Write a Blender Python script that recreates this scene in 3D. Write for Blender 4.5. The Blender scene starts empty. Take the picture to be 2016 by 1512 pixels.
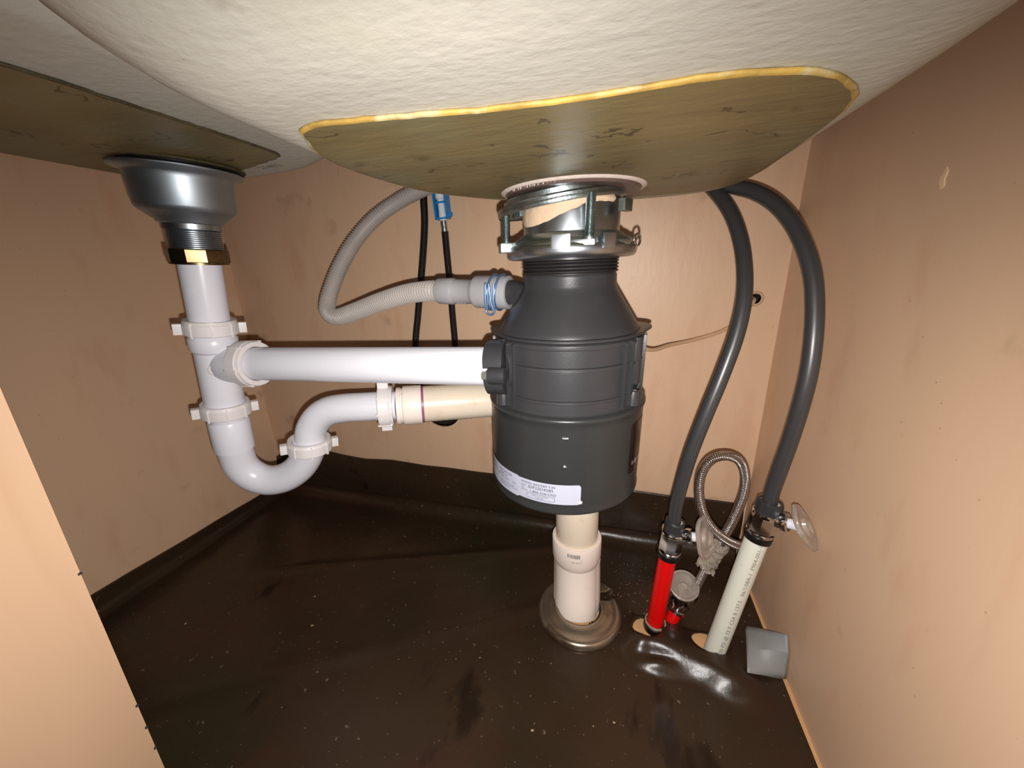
import bpy, bmesh, math, random
from mathutils import Vector, Matrix, noise
random.seed(4)
PI = math.pi
SC = bpy.context.scene
COL = SC.collection
V = Vector

# ------------------------------------------------------------------ camera
F_PX, W_PX, H_PX = 728.4, 2016.0, 1512.0
CAM = V((0, 0, 0.49))
def cam_axes(yaw, pitch, roll):
    f = V((-math.sin(yaw)*math.cos(pitch), math.cos(yaw)*math.cos(pitch), -math.sin(pitch)))
    r = V((math.cos(yaw), math.sin(yaw), 0))
    d = f.cross(r)
    return (r*math.cos(roll)+d*math.sin(roll)), (-r*math.sin(roll)+d*math.cos(roll)), f
RX, DN, FW = cam_axes(0.281591, 0.306405, 0.040682)
cd = bpy.data.cameras.new('camera'); cam = bpy.data.objects.new('camera', cd); COL.objects.link(cam)
cd.sensor_fit = 'HORIZONTAL'; cd.sensor_width = 36; cd.lens = 36*F_PX/W_PX
cd.clip_start = 0.005; cd.clip_end = 20
mw = Matrix((( RX.x, -DN.x, -FW.x, CAM.x), (RX.y, -DN.y, -FW.y, CAM.y), (RX.z, -DN.z, -FW.z, CAM.z), (0,0,0,1)))
cam.matrix_world = mw
SC.camera = cam

# ------------------------------------------------------------------ light
wd = bpy.data.worlds.new('world'); SC.world = wd; wd.use_nodes = True
bg = wd.node_tree.nodes['Background']; bg.inputs[0].default_value = (1.0, 0.93, 0.85, 1); bg.inputs[1].default_value = 0.008
ld = bpy.data.lights.new('phone_flash', 'SPOT'); fl = bpy.data.objects.new('phone_flash', ld); COL.objects.link(fl)
ld.energy = 12.0; ld.color = (1.0, 0.965, 0.93); ld.shadow_soft_size = 0.0025; ld.spot_size = math.radians(178); ld.spot_blend = 1.0
fl.location = (0.003, 0.0, 0.474)
aim = (FW + RX*-0.06 + DN*0.42).normalized()
fl.rotation_euler = aim.to_track_quat('-Z', 'Y').to_euler()
ad = bpy.data.lights.new('added_room_fill', 'AREA'); al = bpy.data.objects.new('added_room_fill', ad); COL.objects.link(al)  # weak fill added from the room side, not a known lamp
ad.energy = .4; ad.size = 1.0; ad.color = (1.0, 0.86, 0.7); al.location = (0.2, -1.5, 1.7)
al.rotation_euler = (V((-0.2, 0.4, 0.3)) - al.location).to_track_quat('-Z', 'Y').to_euler()
vs = SC.view_settings
vs.view_transform = 'Standard'; vs.look = 'None'; vs.gamma = 1; vs.use_curve_mapping = False; vs.exposure = 0.0

# ------------------------------------------------------------------ helpers
def ray(x, y): return RX*((x-W_PX/2)/F_PX) + DN*((y-H_PX/2)/F_PX) + FW
def pY(x, y, Y): d = ray(x, y); return CAM + d*(Y/d.y)
def pZ(x, y, Z): d = ray(x, y); return CAM + d*((Z-CAM.z)/d.z)
def pX(x, y, X): d = ray(x, y); return CAM + d*(X/d.x)

def link(name, me, mat, parent=None, origin=None):
    for m in (mat if isinstance(mat, (list, tuple)) else [mat]): me.materials.append(m)
    o = bpy.data.objects.new(name, me); COL.objects.link(o)
    if parent is not None:
        o.parent = parent; off = wloc(parent)
    else:
        if origin is None:
            vs_ = [v.co for v in me.vertices]
            origin = V(((min(v.x for v in vs_)+max(v.x for v in vs_))/2, (min(v.y for v in vs_)+max(v.y for v in vs_))/2, min(v.z for v in vs_)))
        o.location = origin; off = V(origin)
    me.transform(Matrix.Translation(-off))
    return o
def wloc(o):
    p = V(o.location)
    while o.parent: o = o.parent; p += V(o.location)
    return p
def tag(o, label=None, cat=None, group=None, kind=None):
    if label: o['label'] = label
    if cat: o['category'] = cat
    if group: o['group'] = group
    if kind: o['kind'] = kind
    return o
def thing(name, loc, label, cat, group=None):
    o = bpy.data.objects.new(name, None); COL.objects.link(o); o.location = loc; o.empty_display_size = .02
    return tag(o, label, cat, group)
def mk(name, verts, faces, mat, parent=None, smooth=True, uvs=None, sharp=None, origin=None):
    me = bpy.data.meshes.new(name); me.from_pydata([tuple(v) for v in verts], [], faces); me.update()
    bm = bmesh.new(); bm.from_mesh(me); bmesh.ops.recalc_face_normals(bm, faces=bm.faces); bm.to_mesh(me); bm.free()
    if uvs:
        ul = me.uv_layers.new(name='UVMap')
        for p in me.polygons:
            for li in p.loop_indices: ul.data[li].uv = uvs[me.loops[li].vertex_index]
    if smooth: 
        me.shade_smooth()
        if sharp is not None: me.set_sharp_from_angle(angle=math.radians(sharp))
    return link(name, me, mat, parent, origin)
def frame_of(axis, ref=None):
    a = V(axis).normalized(); r = V(ref) if ref is not None else (V((0,0,1)) if abs(a.z) < .9 else V((1,0,0)))
    u = (r - a*r.dot(a)).normalized(); return u, a.cross(u), a
def lathe_g(prof, c, axis=(0,0,1), seg=48, ref=None, a0=0, a1=2*PI):
    u, w, a = frame_of(axis, ref); c = V(c); full = abs(a1-a0-2*PI) < 1e-6
    n = seg if full else seg+1; vs_, fs = [], []
    for (r, h) in prof:
        for i in range(n):
            t = a0+(a1-a0)*i/seg; vs_.append(c + a*h + (u*math.cos(t)+w*math.sin(t))*r)
    for j in range(len(prof)-1):
        for i in range(seg):
            i2 = (i+1) % n; fs.append((j*n+i, j*n+i2, (j+1)*n+i2, (j+1)*n+i))
    return vs_, fs
def lathe(name, prof, c, mat, parent=None, axis=(0,0,1), seg=48, sharp=35, ref=None, a0=0, a1=2*PI):
    vs_, fs = lathe_g(prof, c, axis, seg, ref, a0, a1)
    return mk(name, vs_, fs, mat, parent, True, sharp=sharp)
def join_g(*gs):
    vs_, fs = [], []
    for v, f in gs:
        b = len(vs_); vs_ += list(v); fs += [tuple(i+b for i in q) for q in f]
    return vs_, fs
def box_g(c, sx, sy, sz, u=None, w=None, a=None, bev=0.0):
    u = u or V((1,0,0)); w = w or V((0,1,0)); a = a or V((0,0,1)); c = V(c)
    if bev <= 0:
        vs_ = [c+u*(x*sx/2)+w*(y*sy/2)+a*(z*sz/2) for z in (-1,1) for y in (-1,1) for x in (-1,1)]
        return vs_, [(0,1,3,2),(4,6,7,5),(0,4,5,1),(2,3,7,6),(0,2,6,4),(1,5,7,3)]
    bm = bmesh.new(); bmesh.ops.create_cube(bm, size=1)
    for v in bm.verts: v.co = V((v.co.x*sx, v.co.y*sy, v.co.z*sz))
    bmesh.ops.bevel(bm, geom=bm.edges[:]+bm.verts[:], offset=bev, segments=2, profile=.7, affect='EDGES')
    bm.verts.index_update()
    vs_ = [c+u*v.co.x+w*v.co.y+a*v.co.z for v in bm.verts]; fs = [tuple(v.index for v in f.verts) for f in bm.faces]; bm.free()
    return vs_, fs
def catmull(pts, n=12):
    P = [V(p) for p in pts]; P = [P[0]*2-P[1]] + P + [P[-1]*2-P[-2]]; out = []
    for i in range(1, len(P)-2):
        for k in range(n):
            t = k/n; a, b, c, d = P[i-1], P[i], P[i+1], P[i+2]
            out.append(.5*((2*b)+(c-a)*t+(2*a-5*b+4*c-d)*t*t+(3*b-a-3*c+d)*t*t*t))
    out.append(P[-2]); return out
def resample(pts, step):
    L = [0]
    for a, b in zip(pts, pts[1:]): L.append(L[-1]+(b-a).length)
    n = max(2, int(round(L[-1]/step))); out = []; j = 0
    for i in range(n+1):
        s = L[-1]*i/n
        while j < len(L)-2 and L[j+1] < s: j += 1
        t = (s-L[j])/max(1e-9, L[j+1]-L[j]); out.append(pts[j].lerp(pts[j+1], min(1, t)))
    return out, L[-1]/n
def tube_g(pts, r, seg=20, cap=True):
    """pts: list of vectors; r: float or f(i, arclength)"""
    n = len(pts); T = []
    for i in range(n):
        a = pts[max(0, i-1)]; b = pts[min(n-1, i+1)]; T.append((b-a).normalized())
    u, _, _ = frame_of(T[0]); vs_, fs, uv = [], [], []; s = 0
    for i in range(n):
        if i: s += (pts[i]-pts[i-1]).length; u = (u - T[i]*u.dot(T[i])).normalized()
        w = T[i].cross(u); rr = r(i, s) if callable(r) else r
        for k in range(seg):
            t = 2*PI*k/seg; vs_.append(pts[i]+(u*math.cos(t)+w*math.sin(t))*rr); uv.append((k/seg, s))
    for i in range(n-1):
        for k in range(seg):
            k2 = (k+1) % seg; fs.append((i*seg+k, i*seg+k2, (i+1)*seg+k2, (i+1)*seg+k))
    if cap: fs += [tuple(range(seg)), tuple(range((n-1)*seg, n*seg))]
    return vs_, fs, uv
def tube(name, pts, r, mat, parent=None, seg=20, cap=True, sharp=50):
    vs_, fs, uv = tube_g(pts, r, seg, cap)
    return mk(name, vs_, fs, mat, parent, True, uvs=uv, sharp=sharp)
def hollow(r, ri, h, b=.0006):
    return [(ri, b), (ri+b, 0), (r-b, 0), (r, b), (r, h-b), (r-b, h), (ri+b, h), (ri, h-b), (ri, b)]

def text_me(s, size):
    c = bpy.data.curves.new('lettering', 'FONT'); c.body = s; c.size = size; c.align_x = 'LEFT'; c.resolution_u = 2
    o = bpy.data.objects.new('lettering', c); COL.objects.link(o)
    dg = bpy.context.evaluated_depsgraph_get(); me = bpy.data.meshes.new_from_object(o.evaluated_get(dg))
    vs_ = [v.co.copy() for v in me.vertices]; fs = [tuple(p.vertices) for p in me.polygons]
    bpy.data.objects.remove(o); bpy.data.meshes.remove(me); bpy.data.curves.remove(c)
    return vs_, fs
def text_g(lines, fn):
    """lines: (string, x, y, size[, stretch]); fn maps flat (x,y) to space"""
    gs = []
    for ln in lines:
        v, f = text_me(ln[0], ln[3]); st = ln[4] if len(ln) > 4 else 1
        gs.append(([fn(ln[1]+p.x*st, ln[2]+p.y) for p in v], f))
    return join_g(*gs)

# ------------------------------------------------------------------ materials
def srgb(r, g, b):
    f = lambda c: (c/12.92 if c <= .04045 else ((c+.055)/1.055)**2.4)
    return (f(r/255), f(g/255), f(b/255), 1)
def new_mat(name, col, rough=.5, metal=0, var=.0, vscale=30, bump=0, bscale=200, stretch=None, spec=.5, trans=0, ior=1.45, coat=0, alpha=1):
    m = bpy.data.materials.new(name); m.use_nodes = True; nt = m.node_tree; b = nt.nodes['Principled BSDF']
    b.inputs['Roughness'].default_value = rough; b.inputs['Metallic'].default_value = metal
    b.inputs['Base Color'].default_value = col; b.inputs['Specular IOR Level'].default_value = spec
    b.inputs['Transmission Weight'].default_value = trans; b.inputs['IOR'].default_value = ior; b.inputs['Coat Weight'].default_value = coat
    b.inputs['Alpha'].default_value = alpha
    tc = nt.nodes.new('ShaderNodeTexCoord'); mp = nt.nodes.new('ShaderNodeMapping'); nt.links.new(tc.outputs['Object'], mp.inputs[0])
    if stretch: mp.inputs['Scale'].default_value = stretch
    if var:
        n = nt.nodes.new('ShaderNodeTexNoise'); n.inputs['Scale'].default_value = vscale; n.inputs['Detail'].default_value = 6
        nt.links.new(mp.outputs[0], n.inputs['Vector'])
        cr = nt.nodes.new('ShaderNodeValToRGB'); cr.color_ramp.elements[0].position = .3; cr.color_ramp.elements[1].position = .7
        d = 1-var; u = 1+var*.5
        cr.color_ramp.elements[0].color = (col[0]*d, col[1]*d, col[2]*d, 1); cr.color_ramp.elements[1].color = tuple(min(1, c*u) for c in col[:3])+(1,)
        nt.links.new(n.outputs[0], cr.inputs[0]); nt.links.new(cr.outputs[0], b.inputs['Base Color'])
    if bump:
        n2 = nt.nodes.new('ShaderNodeTexNoise'); n2.inputs['Scale'].default_value = bscale; n2.inputs['Detail'].default_value = 4
        nt.links.new(mp.outputs[0], n2.inputs['Vector'])
        bp = nt.nodes.new('ShaderNodeBump'); bp.inputs['Strength'].default_value = 1; bp.inputs['Distance'].default_value = bump
        nt.links.new(n2.outputs[0], bp.inputs['Height']); nt.links.new(bp.outputs[0], b.inputs['Normal'])
    return m
def overlay(m, col, scale, lo, hi, stretch=None, kind='noise', detail=5, seed=0.0, fac=1.0):
    """mix another colour into the base colour where a noise field is high"""
    nt = m.node_tree; b = nt.nodes['Principled BSDF']; inp = b.inputs['Base Color']
    tc = nt.nodes.new('ShaderNodeTexCoord'); mp = nt.nodes.new('ShaderNodeMapping'); nt.links.new(tc.outputs['Object'], mp.inputs[0])
    mp.inputs['Location'].default_value = (seed, seed*1.7, seed*.6)
    if stretch: mp.inputs['Scale'].default_value = stretch
    mr = nt.nodes.new('ShaderNodeMapRange'); mr.inputs['From Min'].default_value = lo; mr.inputs['From Max'].default_value = hi; mr.inputs['To Max'].default_value = fac
    if kind == 'noise':
        n = nt.nodes.new('ShaderNodeTexNoise'); n.inputs['Scale'].default_value = scale; n.inputs['Detail'].default_value = detail
        nt.links.new(mp.outputs[0], n.inputs['Vector']); nt.links.new(n.outputs[0], mr.inputs['Value'])
    else:
        n = nt.nodes.new('ShaderNodeTexVoronoi'); n.inputs['Scale'].default_value = scale
        nt.links.new(mp.outputs[0], n.inputs['Vector']); nt.links.new(n.outputs['Distance'], mr.inputs['Value'])
    mx = nt.nodes.new('ShaderNodeMix'); mx.data_type = 'RGBA'
    nt.links.new(mr.outputs[0], mx.inputs['Factor'])
    if inp.is_linked: nt.links.new(inp.links[0].from_socket, mx.inputs[6])
    else: mx.inputs[6].default_value = inp.default_value
    mx.inputs[7].default_value = col
    nt.links.new(mx.outputs[2], inp); return m
def cracks(m, col, scale, width, mscale, mlo, seed=0.0):
    nt = m.node_tree; b = nt.nodes['Principled BSDF']; inp = b.inputs['Base Color']
    tc = nt.nodes.new('ShaderNodeTexCoord'); mp = nt.nodes.new('ShaderNodeMapping'); nt.links.new(tc.outputs['Object'], mp.inputs[0]); mp.inputs['Location'].default_value = (seed, seed, seed)
    n = nt.nodes.new('ShaderNodeTexNoise'); n.inputs['Scale'].default_value = scale; n.inputs['Detail'].default_value = 6; nt.links.new(mp.outputs[0], n.inputs['Vector'])
    k = nt.nodes.new('ShaderNodeTexNoise'); k.inputs['Scale'].default_value = mscale; nt.links.new(mp.outputs[0], k.inputs['Vector'])
    def mth(op, a, c):
        q = nt.nodes.new('ShaderNodeMath'); q.operation = op
        for i, x in enumerate((a, c)):
            if isinstance(x, (int, float)): q.inputs[i].default_value = x
            elif x is not None: nt.links.new(x, q.inputs[i])
        return q.outputs[0]
    f = mth('MULTIPLY', mth('LESS_THAN', mth('ABSOLUTE', mth('SUBTRACT', n.outputs[0], .5), None), width), mth('GREATER_THAN', k.outputs[0], mlo))
    f = mth('MULTIPLY', f, .65)
    mx = nt.nodes.new('ShaderNodeMix'); mx.data_type = 'RGBA'; nt.links.new(f, mx.inputs['Factor']); nt.links.new(inp.links[0].from_socket, mx.inputs[6]); mx.inputs[7].default_value = col
    nt.links.new(mx.outputs[2], inp)
WALLC = srgb(222, 186, 154)
def wall_mat(name, stretch, seed, bmp=.0001):
    m = new_mat(name, WALLC, .42, var=.05, vscale=7, bump=bmp, bscale=150, stretch=stretch, spec=.45)
    overlay(m, srgb(198, 146, 114), 26, .56, .75, stretch, seed=seed, fac=.30)
    overlay(m, srgb(96, 62, 42), 60, .055, .02, None, 'voronoi', seed=seed+2, fac=.45)
    overlay(m, srgb(120, 84, 58), 15, .67, .78, None, seed=seed+5, detail=10, fac=.4)
    return m
M = {}
M['wall_b'] = wall_mat('melamine_back', (1, 1, .35), 1.3, .00028)
M['wall_l'] = wall_mat('melamine_left', (1, 1, .35), 4.1)
M['wall_r'] = wall_mat('melamine_right', (1, 1, .35), 8.2)
M['door'] = new_mat('pale_wood', srgb(210, 173, 140), .5, var=.07, vscale=5, bump=.0001, bscale=90, stretch=(3, 3, .5))
overlay(M['door'], srgb(188, 146, 110), 9, .55, .75, (3, 3, .35), seed=3, fac=.4)
M['wood'] = new_mat('plywood', srgb(222, 172, 120), .6, var=.15, vscale=30, stretch=(1, .2, 1))
M['hole_shade'] = new_mat('painted_hole_shade', srgb(40, 34, 30), .9, var=.1)  # dark colour stands in for the shade inside the wall holes
M['sink'] = new_mat('sink_underside', srgb(188, 184, 172), .55, var=.05, vscale=9, bump=.0006, bscale=210, stretch=(.55, 1, 1), spec=.3)
overlay(M['sink'], srgb(182, 178, 148), 8, .5, .75, seed=2, fac=.5)
overlay(M['sink'], srgb(140, 130, 112), 60, .70, .80, (.4, 1, 1), seed=6, fac=.6)
M['pad'] = new_mat('sound_pad', srgb(122, 107, 70), .45, var=.22, vscale=22, bump=.0008, bscale=120, stretch=(.35, 1, 1), spec=.4)
overlay(M['pad'], srgb(120, 124, 96), 9, .5, .7, seed=1.5, fac=.6)
overlay(M['pad'], srgb(60, 48, 30), 34, .64, .70, (.7, .7, .7), seed=5, detail=12, fac=.55)
cracks(M['pad'], srgb(52, 42, 28), 9, .0045, 30, .56, 2.0)
M['glue'] = new_mat('yellow_glue', srgb(184, 150, 74), .55, var=.4, vscale=60, bump=.0006, bscale=200)
overlay(M['glue'], srgb(190, 180, 138), 45, .50, .62, seed=4)
M['glue_dark'] = new_mat('dark_glue', srgb(70, 60, 36), .7, var=.4, vscale=90, bump=.001, bscale=300)
M['pvc'] = new_mat('white_pvc', srgb(222, 221, 229), .28, var=.03, vscale=20, spec=.5)
M['pvc'].node_tree.nodes['Principled BSDF'].inputs['Subsurface Weight'].default_value = 0.0
M['nut'] = new_mat('ivory_nut', srgb(224, 218, 217), .4, var=.05, vscale=40)
M['cream'] = new_mat('cream_pvc', srgb(226, 211, 190), .3, var=.06, vscale=18)
overlay(M['cream'], srgb(206, 160, 112), 30, .60, .74, seed=2.2, fac=.5)
M['cream2'] = new_mat('cream_fitting', srgb(238, 224, 214), .35, var=.05, vscale=18)
overlay(M['cream2'], srgb(170, 140, 120), 120, .68, .74, seed=2.2, fac=.6)
M['primer'] = new_mat('purple_primer', srgb(150, 90, 120), .4, var=.2)
M['disp'] = new_mat('grey_plastic', srgb(50, 50, 52), .36, var=.08, vscale=40, bump=.00008, bscale=900, spec=.5)
M['disp2'] = new_mat('grey_enamel', srgb(46, 47, 47), .33, var=.06, vscale=12, bump=.0001, bscale=90, spec=.5)
M['rubber'] = new_mat('black_rubber', srgb(38, 36, 36), .42, var=.2)
M['steel'] = new_mat('satin_steel', srgb(176, 182, 188), .33, 1, var=.1, vscale=60)
M['cup'] = new_mat('brushed_zinc', srgb(172, 182, 190), .46, 1, var=.12, vscale=25)
M['zinc'] = new_mat('zinc_plate', srgb(170, 182, 182), .34, 1, var=.25, vscale=70, bump=.0002, bscale=400)
M['chrome'] = new_mat('chrome', srgb(205, 205, 208), .12, 1)
M['brass'] = new_mat('tarnished_brass', srgb(128, 112, 82), .32, 1, var=.45, vscale=60)
M['putty'] = new_mat('plumber_putty', srgb(214, 186, 156), .7, var=.1, bump=.0015, bscale=90)
M['putty_white'] = new_mat('white_sealant', srgb(230, 214, 204), .6, var=.06, bump=.001, bscale=120)
M['hosegrey'] = new_mat('grey_corrugated', srgb(184, 176, 170), .42, var=.08, vscale=30)
M['hoseconn'] = new_mat('grey_rubber', srgb(158, 156, 158), .5, var=.06)
M['bluewire'] = new_mat('blue_steel_wire', srgb(120, 150, 190), .35, .7)
M['blue'] = new_mat('blue_plastic', srgb(30, 130, 200), .35)
M['clearwhite'] = new_mat('translucent_white', srgb(225, 225, 225), .3)
M['tubegrey'] = new_mat('grey_supply_tube', srgb(56, 56, 58), .36, var=.06, spec=.9)
M['red'] = new_mat('red_pex', srgb(226, 10, 8), .38, var=.04)
M['white_pex'] = new_mat('white_pex', srgb(226, 226, 212), .34, var=.04)
overlay(M['white_pex'], srgb(160, 150, 136), 90, .70, .76, seed=7, fac=.7)
M['ink'] = new_mat('grey_ink', srgb(120, 116, 112), .5)
M['ink_dark'] = new_mat('dark_ink', srgb(44, 42, 50), .5)
M['label'] = new_mat('silver_label', srgb(176, 178, 194), .4, var=.04)
M['black_label'] = new_mat('black_label', srgb(14, 8, 8), .2)
M['white_ink'] = new_mat('white_ink', srgb(200, 190, 190), .5)
M['black'] = new_mat('black_gasket', srgb(18, 15, 14), .4)
M['clear'] = new_mat('clear_plastic', srgb(240, 228, 216), .22, trans=.80, ior=1.42, spec=.6)
M['crumple'] = new_mat('crumpled_film', srgb(206, 194, 176), .3, trans=.55, var=.2, vscale=90, bump=.003, bscale=140)
M['tape'] = new_mat('grey_tape', srgb(142, 143, 143), .5, var=.08, vscale=12, bump=.0001, bscale=500)
M['cable'] = new_mat('beige_cable', srgb(206, 170, 136), .5, var=.1)
M['escut'] = new_mat('aged_steel_plate', srgb(158, 144, 126), .27, .8, var=.35, vscale=14)
overlay(M['escut'], srgb(96, 66, 44), 22, .55, .7, seed=3, fac=.8)
M['bolt'] = new_mat('bright_bolt', srgb(150, 150, 146), .4, .7)
M['gasket'] = new_mat('brown_gasket', srgb(96, 80, 74), .4, var=.2)
M['crumb'] = new_mat('sawdust', srgb(176, 146, 112), .8, var=.3, vscale=200)
M['putty_old'] = new_mat('old_paint', srgb(246, 206, 166), .6)
# rubber mat: dark brown, worn, with dust
mt = new_mat('rubber_mat', srgb(54, 40, 28), .30, var=.22, vscale=5, bump=.0005, bscale=70, spec=.4)
overlay(mt, srgb(33, 35, 20), 4, .5, .68, seed=1, fac=.7)
overlay(mt, srgb(62, 34, 25), 7, .56, .7, seed=3, fac=.55)
overlay(mt, srgb(112, 96, 84), 170, .70, .75, seed=9, detail=2, fac=.7)
overlay(mt, srgb(20, 12, 8), 14, .63, .68, (1, .4, 1), seed=12, detail=8, fac=.7)
M['mat'] = mt
def braid(name, col, metal, rough, nu, nv, dist, dark):
    m = bpy.data.materials.new(name); m.use_nodes = True; nt = m.node_tree; b = nt.nodes['Principled BSDF']
    b.inputs['Metallic'].default_value = metal; b.inputs['Roughness'].default_value = rough
    uv = nt.nodes.new('ShaderNodeUVMap'); sp = nt.nodes.new('ShaderNodeSeparateXYZ'); nt.links.new(uv.outputs[0], sp.inputs[0])
    def mth(op, a, c):
        n = nt.nodes.new('ShaderNodeMath'); n.operation = op
        for i, x in enumerate((a, c)):
            if x is None: continue
            if isinstance(x, (int, float)): n.inputs[i].default_value = x
            else: nt.links.new(x, n.inputs[i])
        return n.outputs[0]
    u = mth('MULTIPLY', sp.outputs[0], 2*PI*nu); v = mth('MULTIPLY', sp.outputs[1], 2*PI*nv)
    s1 = mth('SINE', mth('ADD', u, v), None); s2 = mth('SINE', mth('SUBTRACT', u, v), None)
    h = mth('MAXIMUM', s1, s2)
    cr = nt.nodes.new('ShaderNodeValToRGB'); cr.color_ramp.elements[0].color = dark; cr.color_ramp.elements[1].color = col
    cr.color_ramp.elements[0].position = .1; cr.color_ramp.elements[1].position = .8
    nt.links.new(h, cr.inputs[0]); nt.links.new(cr.outputs[0], b.inputs['Base Color'])
    bp = nt.nodes.new('ShaderNodeBump'); bp.inputs['Distance'].default_value = dist; nt.links.new(h, bp.inputs['Height']); nt.links.new(bp.outputs[0], b.inputs['Normal'])
    return m
M['braid_steel'] = braid('braided_steel', srgb(245, 240, 240), 1, .24, 8, 420, .0005, srgb(110, 100, 100))
M['braid_black'] = braid('braided_black', srgb(26, 24, 26), 0, .4, 6, 420, .0003, srgb(6, 5, 5))

# ------------------------------------------------------------------ the cabinet
XL, XR, YB, ZT = -0.748, 0.218, 0.597, 0.75
T = .016
def slab(name, x0, x1, y0, y1, z0, z1, mat):
    v, f = box_g(((x0+x1)/2, (y0+y1)/2, (z0+z1)/2), x1-x0, y1-y0, z1-z0)
    return tag(mk(name, v, f, mat, smooth=False), kind='structure')
def cut_wall(name, box, mat, holes):
    v, f = box_g(((box[0]+box[1])/2, (box[2]+box[3])/2, (box[4]+box[5])/2), box[1]-box[0], box[3]-box[2], box[5]-box[4])
    o = mk(name, v, f, mat, smooth=False); cs = []
    for (c, r) in holes:
        cv, cf = lathe_g([(0.0001, -.05), (r, -.05), (r, .05), (0.0001, .05)], c, (0, 1, 0), 40)
        cu = mk('cutter', cv, cf, mat); cs.append(cu)
        md = o.modifiers.new('b', 'BOOLEAN'); md.operation = 'DIFFERENCE'; md.object = cu; md.solver = 'EXACT'
    dg = bpy.context.evaluated_depsgraph_get(); me = bpy.data.meshes.new_from_object(o.evaluated_get(dg))
    o.modifiers.clear(); o.data = me
    for c in cs: bpy.data.objects.remove(c)
    return tag(o, kind='structure')
hc = pY(866, 801, YB); ch = pY(1487, 588, YB)
wb = cut_wall('wall_back', (XL-T, XR+T, YB, YB+.009, -.02, ZT), M['wall_b'], [(hc, .0425), (hc+V((.022, 0, .006)), .033), (ch, .0085)])
slab('wall_left', XL-T, XL, .02, YB, -.02, ZT, M['wall_l'])
slab('wall_right', XR, XR+T, .02, YB, -.02, ZT, M['wall_r'])
slab('floor', XL, XR, .02, YB, -.016, 0, M['wood'])
slab('ceiling', XL-T, XR+T, -.02, YB, ZT, ZT+.03, M['door'])
slab('wall_shade_backing', XL-.05, XR+.05, YB+.09, YB+.10, -.02, ZT, M['hole_shade'])  # added dark backing, makes the holes in the back wall read as black
# chip in the laminate of the right wall and a smear below it
def chip(pts, X, mat, name, off=.0006):
    P3 = [pX(px, py, X) for px, py in pts]; n = len(P3)
    v = [p+V((0, 0, 0)) for p in P3] + [p+V((-off, 0, 0)) for p in P3]
    f = [tuple(range(n)), tuple(range(n, 2*n))] + [(i, (i+1) % n, n+(i+1) % n, n+i) for i in range(n)]
    return mk(name, v, f, mat, smooth=False)
tag(chip([(1853, 372), (1850, 360), (1856, 345), (1866, 328), (1868, 336), (1861, 352), (1860, 366)], XR, M['putty_old'], 'paint_chip'),
    'small pale chip scraped high in the right cabinet wall', 'chip')

# pale board at the left, close to the viewer, leaning a little
e1 = V((-.351, .12, -.056))*1.0+CAM*1; e0 = V((-.380*1.0, .12*1.0, .49-.425*1.0)); ed = (e1-e0).normalized()
top = e0 + ed*.62; bot = e0 - ed*.062
dd = V((-.20, -.98, 0)).normalized(); nn = ed.cross(dd).normalized()
if nn.x > 0: nn = -nn
v = []
for p in (bot, top):
    v += [p, p+dd*.28, p+dd*.28+nn*.018, p+nn*.018]
door = mk('door_1', v, [(0,1,2,3), (4,7,6,5), (0,4,5,1), (1,5,6,2), (2,6,7,3), (3,7,4,0)], M['door'], smooth=False)
tag(door, kind='structure')
bm = bmesh.new(); bm.from_mesh(door.data); bmesh.ops.bevel(bm, geom=bm.edges[:], offset=.0012, segments=2, affect='EDGES'); bm.to_mesh(door.data); bm.free()
gs = []
for (px, py) in ((126, 1048), (249, 1336), (272, 1393), (300, 1450)):
    t = (py-760)/752.; p = e1.lerp(e0, t); gs.append(box_g(p+V((-.0001, -.0005, 0)), .0022, .0022, .0012, bev=.0004))
v, f = join_g(*gs); mk('edge_nick', v, f, M['ink_dark'], door)

# ------------------------------------------------------------------ the rubber mat
HA = V((.058, .4095)); HB = V((.1325, .4085)); RA, RB = .0185, .0185
HOLES = ((HA, RA), (HB, RB), (V((-.042, .434)), .037))
def smooth01(t): t = max(0, min(1, t)); return t*t*(3-2*t)
def interp(x, tab):
    if x <= tab[0][0]: return tab[0][1]
    for (a, va), (b, vb) in zip(tab, tab[1:]):
        if x <= b: return va+(vb-va)*(x-a)/(b-a)
    return tab[-1][1]
TOPB = [(-.75, .088), (-.72, .112), (-.664, .124), (-.60, .122), (-.56, .117), (-.50, .113), (-.44, .117), (-.36, .114), (-.23, .113), (.05, .111), (.21, .110)]
def ridge_y(x): return interp(x, [(-.03, .382), (.02, .387), (.06, .392), (.09, .386), (.12, .378), (.15, .370), (.2, .372)])
def mat_h(x, y):
    z = .0035 + .0016*noise.noise(V((x*7, y*7, 1))) + .0008*noise.noise(V((x*22, y*22, 4)))
    # folds running over the floor
    z += .0035*math.exp(-((y-.44-.35*(x+.38))/.012)**2)*smooth01((.02-x)/.1)*smooth01((x+.62)/.1)
    z += .003*math.exp(-((y-.30-.55*(x+.30))/.015)**2)*smooth01((.0-x)/.1)*smooth01((x+.55)/.1)
    # raised lip in front of the pipes with a cut edge behind
    if -.03 < x < .215:
        ry = ridge_y(x); env = smooth01((x-.022)/.03)*smooth01((.20-x)/.05)
        hh = (.019 + .0035*noise.noise(V((x*22, 0, 5)))) * env
        w = .0165 if y < ry else .040
        g = math.exp(-((y-ry)/w)**2)
        ye = .430 + .003*math.sin(x*40)
        cut = 1-smooth01((y-ye)/.003)*smooth01((x-.035)/.01)*smooth01((.195-x)/.02)
        z += hh*g*cut
    z += .009*math.exp(-(((x-.068)/.022)**2+((y-.366)/.008)**2))
    z -= .003*math.exp(-(((x-.070)/.022)**2+((y-.375)/.006)**2))
    z += .004*math.exp(-(((x-.145)/.024)**2+((y-.356)/.010)**2))
    z += .004*math.exp(-(((x-.10)/.05)**2+((y-.50)/.02)**2))
    return max(z, .0012)
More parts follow.
